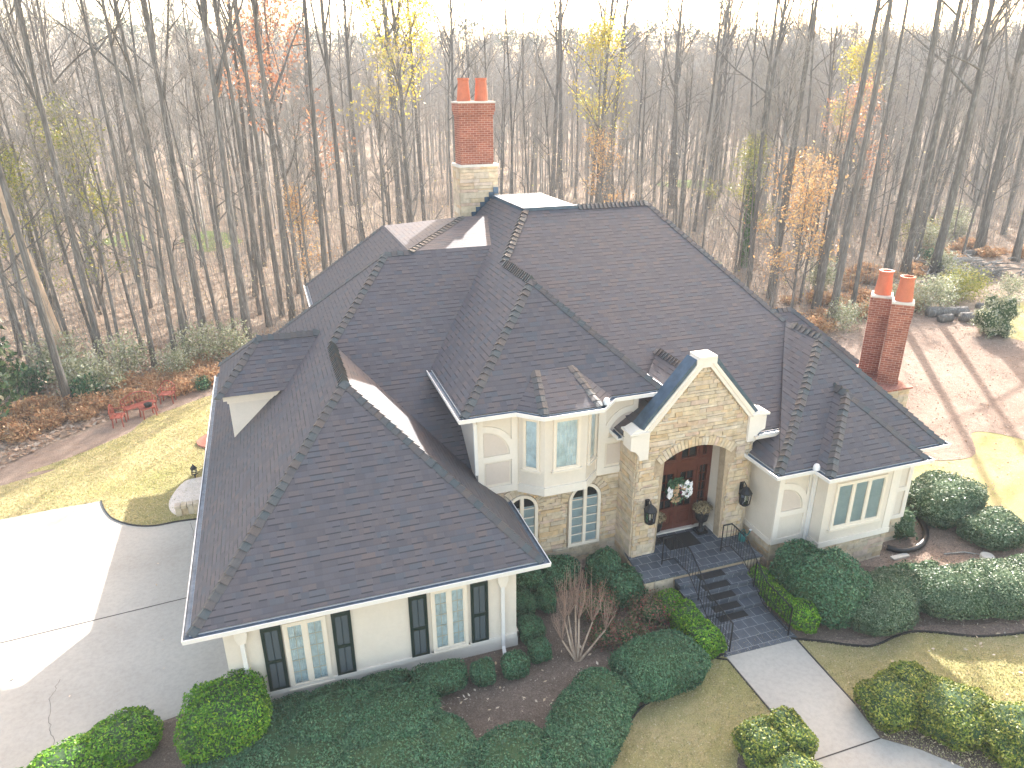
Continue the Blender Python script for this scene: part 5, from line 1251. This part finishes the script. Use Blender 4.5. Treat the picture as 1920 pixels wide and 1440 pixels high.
def edge_y(x):
    for (a, b), (c_, d_) in zip(EDGE[:-1], EDGE[1:]):
        if a <= x <= c_: return b+(d_-b)*(x-a)/(c_-a)
    return 40
TL = [(-9.4,34.1,.40),(-11.9,44.7,.40),(-8.9,39.3,.40),(-6.4,38.3,.34),(-5.4,38.6,.36),(-4.9,38.9,.36),(-4.2,42.0,.48),(-1.9,41.7,.58),(-4.4,45.0,.31),(-0.7,43.7,.39),(0.1,45.7,.45),(0.7,44.6,.50),(2.8,43.8,.39),(4.6,48.4,.48),(7.6,64.1,.49),(12.5,72,1.0),(14.5,70,.52),(19.0,74,.6),(31.8,80,.8),(33.4,81,.8),(37.7,80,.95),(39.7,82,.9),(45.5,76,.85),(49.0,74,.85),(51.8,77,.65),(33.0,43.6,.46),(31.1,38.8,.33),(32.0,39.6,.50),(31.9,35.2,.66),(31.2,33.0,.58),(33.9,34.3,.36),(40.5,38.4,.86),(44.9,41.0,.86),(46.9,40.3,.94),(50.9,45.8,.78),(57.7,45.6,.92),(56.8,41.5,.70),(66.3,50.3,.6),(-12.4,40.4,.28),(-14.1,45.5,.27),(-15.7,50.4,.45)]
SL = [(-8.0,39.7),(-7.4,41.7),(-3.3,41.7),(-2.7,43.5),(1.4,43.1),(2.0,44.1),(-10.6,41.2),(-11.2,38.0),(-6.0,43.2),(-1.2,46.5),(3.6,46.5),(-13.4,42.5),(36.2,40.5),(38.8,41.5),(42.6,43.2),(29.8,36.8),(34.4,38.2),(48.6,43.6),(53.2,43.4),(60.4,47.3)]
def side(x, y):
    d = x/max(y, 1)
    return 'left' if d < .12 else ('behind' if d < .62 else 'right')
GL = {'left': 'in the woods left of the house', 'behind': 'in the woods behind the house roof', 'right': 'in the woods right of the house'}
placed = []
for (x, y, d_) in TL:
    pr = random.choice(tall if d_ > .38 else slim); sc = min(1.15, max(.6, .74*d_/(.54 if d_ > .38 else .34)))
    if 26 < x < 46 and y < 47: pr = random.choice(opn); sc = min(1.1, max(.5, .74*d_/.54))
    place_tree(pr, x, y, (sc, random.uniform(.9, 1.08)), None, 'tall bare grey tree with a thick trunk standing '+GL[side(x, y)], 'tall bare trees '+GL[side(x, y)], (random.uniform(-.02, .02), random.uniform(-.03, .03)))
    placed.append((x, y))
cnt = 0; tries = 0
while cnt < 128 and tries < 6000:
    tries += 1
    y = 36+64*random.random()**.85; x = random.uniform(-.42*y-4, 1.35*y+4)
    if y < edge_y(x)+2.5 or (2 < x < 34 and y < 62) or (27 < x < 47 and y < 50) or min((x-a)**2+(y-b)**2 for a, b in placed) < 9: continue
    placed.append((x, y)); cnt += 1
    place_tree(random.choice(slim), x, y, random.uniform(.75, 1.05), None, 'tall bare grey tree with a slim trunk standing '+GL[side(x, y)], 'slim bare trees '+GL[side(x, y)], (random.uniform(-.05, .05), random.uniform(-.07, .07)))
for (x, y) in SL:
    place_tree(random.choice(sap), x, y, random.uniform(.9, 1.3), None, 'thin bare sapling standing '+GL[side(x, y)], 'thin saplings '+GL[side(x, y)], (random.uniform(-.06, .06), random.uniform(-.06, .06)), name='sapling')
cnt = 0
while cnt < 62:
    y = 34+36*random.random(); x = random.uniform(-.40*y-2, 1.3*y+2)
    if y < edge_y(x)+1.5: continue
    cnt += 1
    place_tree(random.choice(sap), x, y, random.uniform(.7, 1.3), None, 'thin bare sapling standing '+GL[side(x, y)], 'thin saplings '+GL[side(x, y)], (random.uniform(-.08, .08), random.uniform(-.08, .08)), name='sapling')
for pr, x, y, sc, lab in ((yel, 10.2, 55, .95, 'tall tree hung with yellow leaves just left of the back chimney'), (yel2, 29.5, 62, 1.15, 'arching tree with yellow leaves behind the roof ridge'), (yel2, 56, 60, 1.05, 'slender tree with an orange yellow top in the right woods'), (yel2, -14.5, 42, 1.1, 'yellow leaved tree cut by the left edge of the picture'),
    (ora, 1.5, 51, 1.1, 'tree with rusty orange leaves among the left woods'), (ora, 46, 50, .8, 'thin orange leaved tree in the right woods'), (ygr, -9.2, 43.5, .95, 'yellow green leafed understory tree at the left'), (ygr, -11.5, 41, .8, 'smaller yellow green leafed tree at the far left'), (ygr, 33.5, 46, .75, 'yellow green leafed tree above the main roof slope'),
    (orsap, 29.5, 34.5, 1.1, 'orange leafed sapling just right of the main roof edge'), (orsap, 32.6, 37.5, 1.2, 'orange leafed sapling behind the right roof slope'), (orsap, 27.5, 58, 1.3, 'small red orange tree behind the roof ridge'), (orsap, 1.8, 47.5, 1.0, 'small reddish orange sapling left of the back roof'), (orsap, 39.5, 46, 1.1, 'golden orange sapling beyond the right slope'), (orsap, 35, 43, 1.2, 'golden sapling in the middle of the right woods')):
    place_tree(pr, x, y, sc, None, lab)
# pale stripped trunk at the left, ivy trunk at the right
tr, cr_, tips = make_tree(90, 19, .30, .8, 'tall', .3)
pt = thing('stripped_tree', 'pale stripped broken trunk leaning left at the left edge of the woods', 'tree', (-10.2, 38.5, 0)); tr.build('trunk', 'barkpale', pt, True); cr_.build('crown', ['bark', 'twig'], pt); pt.rotation_euler = (0, -.11, 0)
tr, cr_, tips = make_tree(91, 24, .24, .5, 'tall', .8)
iv = thing('ivy_tree', 'tree with a bright green ivy covered trunk beyond the main roof slope', 'tree', (35.2, 47.3, 0)); tr.build('trunk', 'bark', iv, True); cr_.build('crown', ['bark', 'twig'], iv)
n_ = 5000; z_ = rg.uniform(0, 8, n_); a_ = rg.uniform(0, 6.28, n_); rr_ = .30+rg.uniform(0, .18, n_); ps = np.stack([rr_*np.cos(a_), rr_*np.sin(a_), z_], 1)
v, f_ = leafcloud(rg, n_, ps, np.stack([np.cos(a_), np.sin(a_), .3+0*a_], 1), .09, .5); arr_mesh('ivy', v, f_, ['ivy'], parent=iv)
# remove prototypes never placed (none should remain)
for pr in tall+opn+slim+sap+[yel, yel2, ora, ygr, orsap]:
    if pr.name not in used and pr.get('label', '') == '':
        for ch in kids.get(pr.name, []): bpy.data.objects.remove(ch)
        bpy.data.objects.remove(pr)

# glossy broadleaf evergreen at the left edge
n_ = 5200; d_ = rg.normal(0, 1, (n_, 3)); d_ /= np.linalg.norm(d_, axis=1)[:, None]; k_ = rg.uniform(.55, 1.05, n_)
lump = 1+.18*np.sin(d_[:, 0]*5+1)*np.sin(d_[:, 2]*6)+.12*np.sin(d_[:, 1]*9)
ps = d_*np.array([1.9, 1.9, 2.7])*(k_*lump)[:, None]+np.array([0, 0, 3.0])
mg = thing('magnolia', 'glossy dark green broadleaf evergreen cut by the left edge', 'tree', (-12.3, 32.0, 0))
v, f_ = leafcloud(rg, n_, ps, d_, .14, .6); arr_mesh('crown', v, f_, ['magnolia'], parent=mg)
mb = MB(); mb.tube([(0, 0, -.1), (0, 0, 1.5), (.1, .1, 4.5)], [.12, .09, .02], 8); mb.build('trunk', 'bark', mg, True)

# understory shrubs along the wood edge (individuals, shared meshes)
def bush_proto(seed, r_, h_, mt_, ls, n_, stems=True):
    rg_ = np.random.default_rng(seed); d_ = rg_.normal(0, 1, (n_, 3)); d_ /= np.linalg.norm(d_, axis=1)[:, None]
    lump = 1+.25*np.sin(d_[:, 0]*4+seed)*np.sin(d_[:, 1]*5)+.15*np.sin(d_[:, 2]*9+seed)
    ps = d_*np.array([r_, r_, h_*.55])*(rg_.uniform(.35, 1.05, n_)*lump)[:, None]+np.array([0, 0, h_*.5]); ps[:, 2] = np.maximum(ps[:, 2], .03)
    v, f_ = leafcloud(rg_, n_, ps, rg_.normal(0, 1, (n_, 3)), ls, .6)
    r = thing('understory_shrub', '', 'shrub'); ks = [arr_mesh('foliage', v, f_, [mt_], parent=r)]
    mb = MB(); rn = random.Random(seed)
    for k in range(14):
        a = rn.uniform(0, 6.28); mb.tube([(0, 0, 0), (math.cos(a)*r_*.5, math.sin(a)*r_*.5, h_*.6), (math.cos(a)*r_*.9, math.sin(a)*r_*.9, h_*rn.uniform(.7, 1.1))], [.02, .012, .004], 3, cap=False)
    ks.append(mb.build('stems', 'twig', r)); kids[r.name] = ks; return r
BP = {'green': [bush_proto(1, 1.0, 1.6, 'under', .075, 1500), bush_proto(2, 1.3, 2.2, 'under', .075, 1800)], 'dark': [bush_proto(3, .8, 1.3, 'holly', .08, 1300)], 'fern': [bush_proto(4, .9, .8, 'fern', .07, 1400), bush_proto(5, .7, .6, 'fern', .07, 1100)], 'pine': [bush_proto(6, 1.4, 1.8, 'ygreen', .06, 2200)]}
random.seed(55)
def put_bush(kind, x, y, s_, lab, grp=None): 
    c_ = place_tree(random.choice(BP[kind]), x, y, s_, None, lab, grp, cat='shrub', name='understory_shrub'); return c_
for (x, y, k_, s_) in [(-9.2, 36, 'green', 1.2), (-8.3, 35.0, 'green', 1.1), (-7.5, 37.5, 'green', 1), (-8.8, 34.6, 'dark', 1), (-5.2, 36.6, 'green', .7), (-10.5, 38, 'green', 1.1), (-4.2, 38.2, 'green', 1), (-2.6, 38.5, 'green', .9), (-11.5, 36.4, 'dark', 1.1),  (-3.9, 34.4, 'dark', .5)]:
    put_bush(k_, x, y, s_, {'green': 'pale green leafy shrub along the left woods edge', 'dark': 'dark green shrub among the paler ones at the left woods edge'}[k_], {'green': 'pale shrubs at the left woods edge', 'dark': 'dark shrubs at the left woods edge'}[k_])
for k in range(46):
    x = random.uniform(-11.5, -2); y = 30.0+max(0, (x+11)*.55)+random.uniform(.8, 4.5); put_bush('fern', x, y, random.uniform(.5, 1.0), 'rust brown fern or dry grass clump at the left woods edge', 'rusty fern clumps at the left woods edge')
for k in range(50):
    x = random.uniform(26, 60); y = edge_y(x)+random.uniform(-1.5, 5); put_bush('fern', x, y, random.uniform(.6, 1.3), 'rust brown fern or dry grass clump at the right woods edge', 'rusty fern clumps at the right woods edge')
for (x, y, k_, s_) in [(38.5, 33, 'green', 1), (40.3, 33.6, 'green', .9), (41.8, 34.2, 'pine', 1), (43.4, 34.6, 'pine', 1.1), (36.6, 33.4, 'green', .9), (34.5, 32.8, 'green', .8), (45.0, 36.8, 'green', 1), (47.5, 40.3, 'green', 1.1), (52.2, 46.0, 'green', 1.2), (54.6, 49, 'pine', 1.3), (31, 31.8, 'green', .8), (29.3, 32.0, 'fern', 1.1), (46.5, 33.8, 'green', .7), (49.5, 43, 'dark', 1), (36, 39.5, 'green', 1), (60.5, 50.5, 'green', 1.2), (63, 53, 'green', 1.2), (26.5, 40, 'green', 1.2), (23, 45, 'dark', 1.3)]:
    lb_ = {'green': 'pale leafy shrub along the right woods edge', 'pine': 'fresh green feathery clump at the right woods edge', 'dark': 'dark green shrub in the right woods', 'fern': 'rust brown fern or dry grass clump at the right woods edge'}[k_]
    put_bush(k_, x, y, s_, lb_, {'green': 'pale shrubs at the right woods edge', 'pine': 'fresh green clumps at the right woods edge', 'dark': 'dark shrubs in the right woods', 'fern': 'rusty fern clumps at the right woods edge'}[k_])

# logs, stumps, brush pile
def log(x0, y0, x1, y1, r_, lab, nm='log', z=None):
    mb = MB(); z = r_*.85 if z is None else z; n_ = 6
    mb.tube([(x0+(x1-x0)*k/n_, y0+(y1-y0)*k/n_+random.uniform(-.04, .04), z+random.uniform(-.02, .02)) for k in range(n_+1)], [r_*random.uniform(.9, 1.05) for k in range(n_+1)], 10)
    return tag(mb.build(nm, 'bark', None, True), lab, 'log')
log(37.6, 32.1, 39.9, 31.4, .34, 'thick fallen log lying at the far edge of the bare ground'); log(38.6, 30.6, 39.8, 30.2, .32, 'short thick log round in front of the fallen log'); log(37.3, 30.9, 38.2, 30.9, .26, 'half buried log end left of the short log round')
log(49, 38.5, 51.5, 38.6, .22, 'grey log left of the brush pile'); log(53, 44.3, 57, 44.6, .25, 'long log lying behind the brush pile'); log(42.0, 32.4, 43.3, 31.9, .2, 'short log beyond the pale silvery shrub'); log(36.5, 35.0, 39.5, 35.1, .2, 'long thin log among shrubs behind the right chimney pots')
bp = MB(); random.seed(9)
for k in range(170):
    x = random.gauss(47.8, 1.9); y = random.gauss(38.6, .8); a = random.gauss(.1, .5); l = random.uniform(.6, 2.6); z = random.uniform(.05, .75)
    bp.tube([(x, y, z), (x+math.cos(a)*l/2, y+math.sin(a)*l/2, z+random.uniform(-.1, .25)), (x+math.cos(a)*l, y+math.sin(a)*l, max(.05, z+random.uniform(-.3, .3)))], [random.uniform(.03, .09), .04, .015], 5)
tag(bp.build('brush_pile', 'bark'), 'heap of grey cut branches lying at the right woods edge', 'brush pile')
bp = MB()
for k in range(60):
    x = random.gauss(50.5, 1.2); y = random.gauss(42.3, .8); a = random.gauss(.6, .7); l = random.uniform(.8, 2.2); z = random.uniform(.1, .6)
    bp.tube([(x, y, z), (x+math.cos(a)*l, y+math.sin(a)*l, max(.05, z+random.uniform(-.3, .3)))], [random.uniform(.06, .14), .05], 6)
tag(bp.build('brush_pile', 'twig'), 'smaller heap of pale split wood behind the brush pile', 'brush pile')

# leaf litter in the woods and on the bare ground
P_ = np.concatenate([rect(52000, -22, 75, 28, 75), rect(14000, -14, 6, 28, 42)]); ey = np.array([edge_y(x) for x in P_[:, 0]])
P_ = P_[P_[:, 1] > ey-2.2]; scatter('leaf_litter', P_, .12, 'litter', .03, .45)
P_ = rect(6000, 20, 46, 14, 33); scatter('leaf_litter', P_, .05, 'litter', .03, .4)
# low undergrowth twigs filling the woods (uncountable)
def brush(name, n_, hmin, hmax, w0, w1, ybox, mat='twig'):
    P_ = rect(n_, *ybox); ey = np.array([edge_y(x) for x in P_[:, 0]]); P_ = P_[P_[:, 1] > ey+.5]; n_ = len(P_)
    h_ = hmin+(hmax-hmin)*rg.random(n_)**2; a_ = rg.uniform(0, 6.28, n_); lean_ = rg.uniform(0, .45, n_)*h_; b_ = rg.uniform(0, 6.28, n_); w_ = rg.uniform(w0, w1, n_)
    base = np.column_stack([P_, np.zeros(n_)]); side_ = np.column_stack([np.cos(b_)*w_, np.sin(b_)*w_, np.zeros(n_)]); topv = base+np.column_stack([np.cos(a_)*lean_, np.sin(a_)*lean_, h_]); mid = base*.5+topv*.5+rg.normal(0, .05, (n_, 3))*h_[:, None]
    VB = [np.stack([base-side_, base+side_, mid+side_*.7, mid-side_*.7], 1).reshape(-1, 3), np.stack([mid-side_*.7, mid+side_*.7, topv+side_*.2, topv-side_*.2], 1).reshape(-1, 3)]
    for k in range(5):
        t_ = rg.uniform(.2, .95, (n_, 1)); p_ = np.where(t_ < .5, base+(mid-base)*t_*2, mid+(topv-mid)*(t_*2-1)); d_ = rg.normal(0, 1, (n_, 3))*np.array([1, 1, .5])+np.array([0, 0, .8]); d_ /= np.linalg.norm(d_, axis=1)[:, None]
        e_ = p_+d_*(h_*rg.uniform(.12, .35, n_))[:, None]; sd = side_*.5; VB.append(np.stack([p_-sd, p_+sd, e_+sd*.3, e_-sd*.3], 1).reshape(-1, 3))
    V_ = np.concatenate(VB); tag(arr_mesh(name, V_, np.arange(len(V_)).reshape(-1, 4), [mat]), kind='stuff')
brush('undergrowth', 26000, .4, 3.0, .006, .012, (-30, 100, 31, 70))
brush('brushwood', 9000, 2.5, 10.0, .012, .024, (-32, 115, 34, 100))
n_ = 60000; P_ = rect(n_, -30, 110, 33, 92); ey = np.array([edge_y(x) for x in P_[:, 0]]); P_ = P_[P_[:, 1] > ey+.5]
clump = np.sin(P_[:, 0]*.55+1)*np.sin(P_[:, 1]*.6+2)+.5*np.sin(P_[:, 0]*1.7)*np.sin(P_[:, 1]*1.9); P_ = P_[clump+rg.normal(0, .35, len(P_)) > .25]; n_ = len(P_)
ps = np.column_stack([P_, .3+9*rg.random(n_)**1.8]); v, f_ = leafcloud(rg, n_, ps, rg.normal(0, 1, (n_, 3)), .065, .5); tag(arr_mesh('hanging_leaves', v, f_, ['hang']), kind='stuff')

# far woods: one mass of low poly bare trees
def far_tree(seed, H, wt, nt_):
    rnd = random.Random(seed); V = []; F = []
    def tri_tube(p, q, r_, r2):
        d = (q-p).normalized(); a, b = perp(d); i = len(V)
        for c_, rr in ((p, r_), (q, r2)):
            for j in range(3): w = 2.094*j; V.append(tuple(c_+(a*math.cos(w)+b*math.sin(w))*rr))
        for j in range(3): F.append((i+j, i+(j+1) % 3, i+3+(j+1) % 3, i+3+j))
    top = Vector((rnd.uniform(-1, 1), rnd.uniform(-1, 1), H)); b0_ = Vector((0, 0, 0)); mid = Vector((top.x*.3, top.y*.3, H*.5))
    r_ = rnd.uniform(.12, .22); tri_tube(b0_, mid, r_, r_*.7); tri_tube(mid, top, r_*.7, .03)
    for k in range(18):
        t = rnd.uniform(.30, .98); p = mid.lerp(top, (t-.5)*2) if t > .5 else b0_.lerp(mid, t*2); az = rnd.uniform(0, 6.28)
        d = Vector((math.cos(az), math.sin(az), rnd.uniform(.7, 2.2))).normalized(); L = H*(.24*(1-t)+.1)*rnd.uniform(.7, 1.2); q = p+d*L; tri_tube(p, q, .05, .012)
        for j in range(nt_):
            s_ = p.lerp(q, rnd.uniform(.2, 1)); e = s_+(d*.7+Vector((rnd.gauss(0, .7), rnd.gauss(0, .7), rnd.gauss(.2, .5)))).normalized()*L*rnd.uniform(.2, .6); w = (e-s_).orthogonal().normalized()*wt*rnd.uniform(.6, 1.3); i = len(V)
            V.extend([tuple(s_-w), tuple(s_+w), tuple(e+w*.3), tuple(e-w*.3)]); F.append((i, i+1, i+2, i+3))
    return np.array(V), np.array(F)
FT = [far_tree(500+i, random.uniform(17, 23), .016, 11) for i in range(7)]; FT2 = [far_tree(520+i, random.uniform(18, 24), .05, 9) for i in range(7)]
off_ = 0; VV = []; FF = []
rgf = np.random.default_rng(12); nf = 0
while nf < 4300:
    y = 66+350*rgf.random()**1.1; x = rgf.uniform(-.45*y-15, 1.45*y+15)
    if y < 95 and (rgf.random() < .45 or (0 < x < 40 and y < 78)): continue
    v, f_ = (FT if math.hypot(x, y) < 135 else FT2)[rgf.integers(0, 7)]; a = rgf.uniform(0, 6.28); s_ = rgf.uniform(.7, 1.1)
    vv = np.empty_like(v); vv[:, 0] = (v[:, 0]*math.cos(a)-v[:, 1]*math.sin(a))*s_+x; vv[:, 1] = (v[:, 0]*math.sin(a)+v[:, 1]*math.cos(a))*s_+y; vv[:, 2] = v[:, 2]*s_+gz(x, y)
    VV.append(vv); FF.append(f_+off_); off_ += len(v); nf += 1
tag(arr_mesh('far_woods', np.concatenate(VV), np.concatenate(FF), ['twig']), kind='stuff')
# far evergreen tops on the skyline
n_ = 26000; cx = rgf.uniform(-150, 420, 260); cy = np.full(260, 0.)+np.sqrt(np.maximum(0, rgf.uniform(300, 400, 260)**2-(cx-10)**2*.3)); ci = rgf.integers(0, 260, n_)
gzv = np.array([gz(a, b) for a, b in zip(cx, cy)]); d_ = rgf.normal(0, 1, (n_, 3)); d_ /= np.linalg.norm(d_, axis=1)[:, None]
hh = rgf.uniform(17, 24, 260); ps = np.column_stack([cx[ci], cy[ci], gzv[ci]+hh[ci]])+d_*np.array([4.5, 4.5, 5.])*rgf.uniform(.4, 1, (n_, 1))
v, f_ = leafcloud(rgf, n_, ps, d_, .7, .6); tag(arr_mesh('far_evergreens', v, f_, ['pinegreen']), kind='stuff')
# green clearing seen through the trunks at the left
def blob_poly(cx, cy, rx, ry, sd):
    rn = random.Random(sd); return smooth_poly([(cx+rx*rn.uniform(.55, 1.1)*math.cos(a*.628), cy+ry*rn.uniform(.55, 1.1)*math.sin(a*.628)) for a in range(10)], True)
for k, (cx, cy, rx, ry) in enumerate([(-13.2, 77, 2.6, 4.5), (-5.2, 74, 3.4, 5.5), (60, 95, 5, 6)]): sheet('clearing', blob_poly(cx, cy, rx, ry, k+3), .03, 'clearing')

# ---------------------------------------------------------------- haze
hz = MB().box(-440, 540, -80, 640, -1.5, 48).build('haze', M['mat']); hz.data.materials.clear()
hm = bpy.data.materials.new('haze'); hm.use_nodes = True; t = hm.node_tree; t.nodes.remove(t.nodes['Principled BSDF'])
pv = t.nodes.new('ShaderNodeVolumePrincipled'); pv.inputs['Color'].default_value = (.90, .95, 1, 1); pv.inputs['Density'].default_value = .0008; pv.inputs['Anisotropy'].default_value = -.15
t.links.new(pv.outputs[0], t.nodes['Material Output'].inputs['Volume']); hz.data.materials.append(hm); tag(hz, kind='stuff')
scene.cycles.volume_max_steps = 64
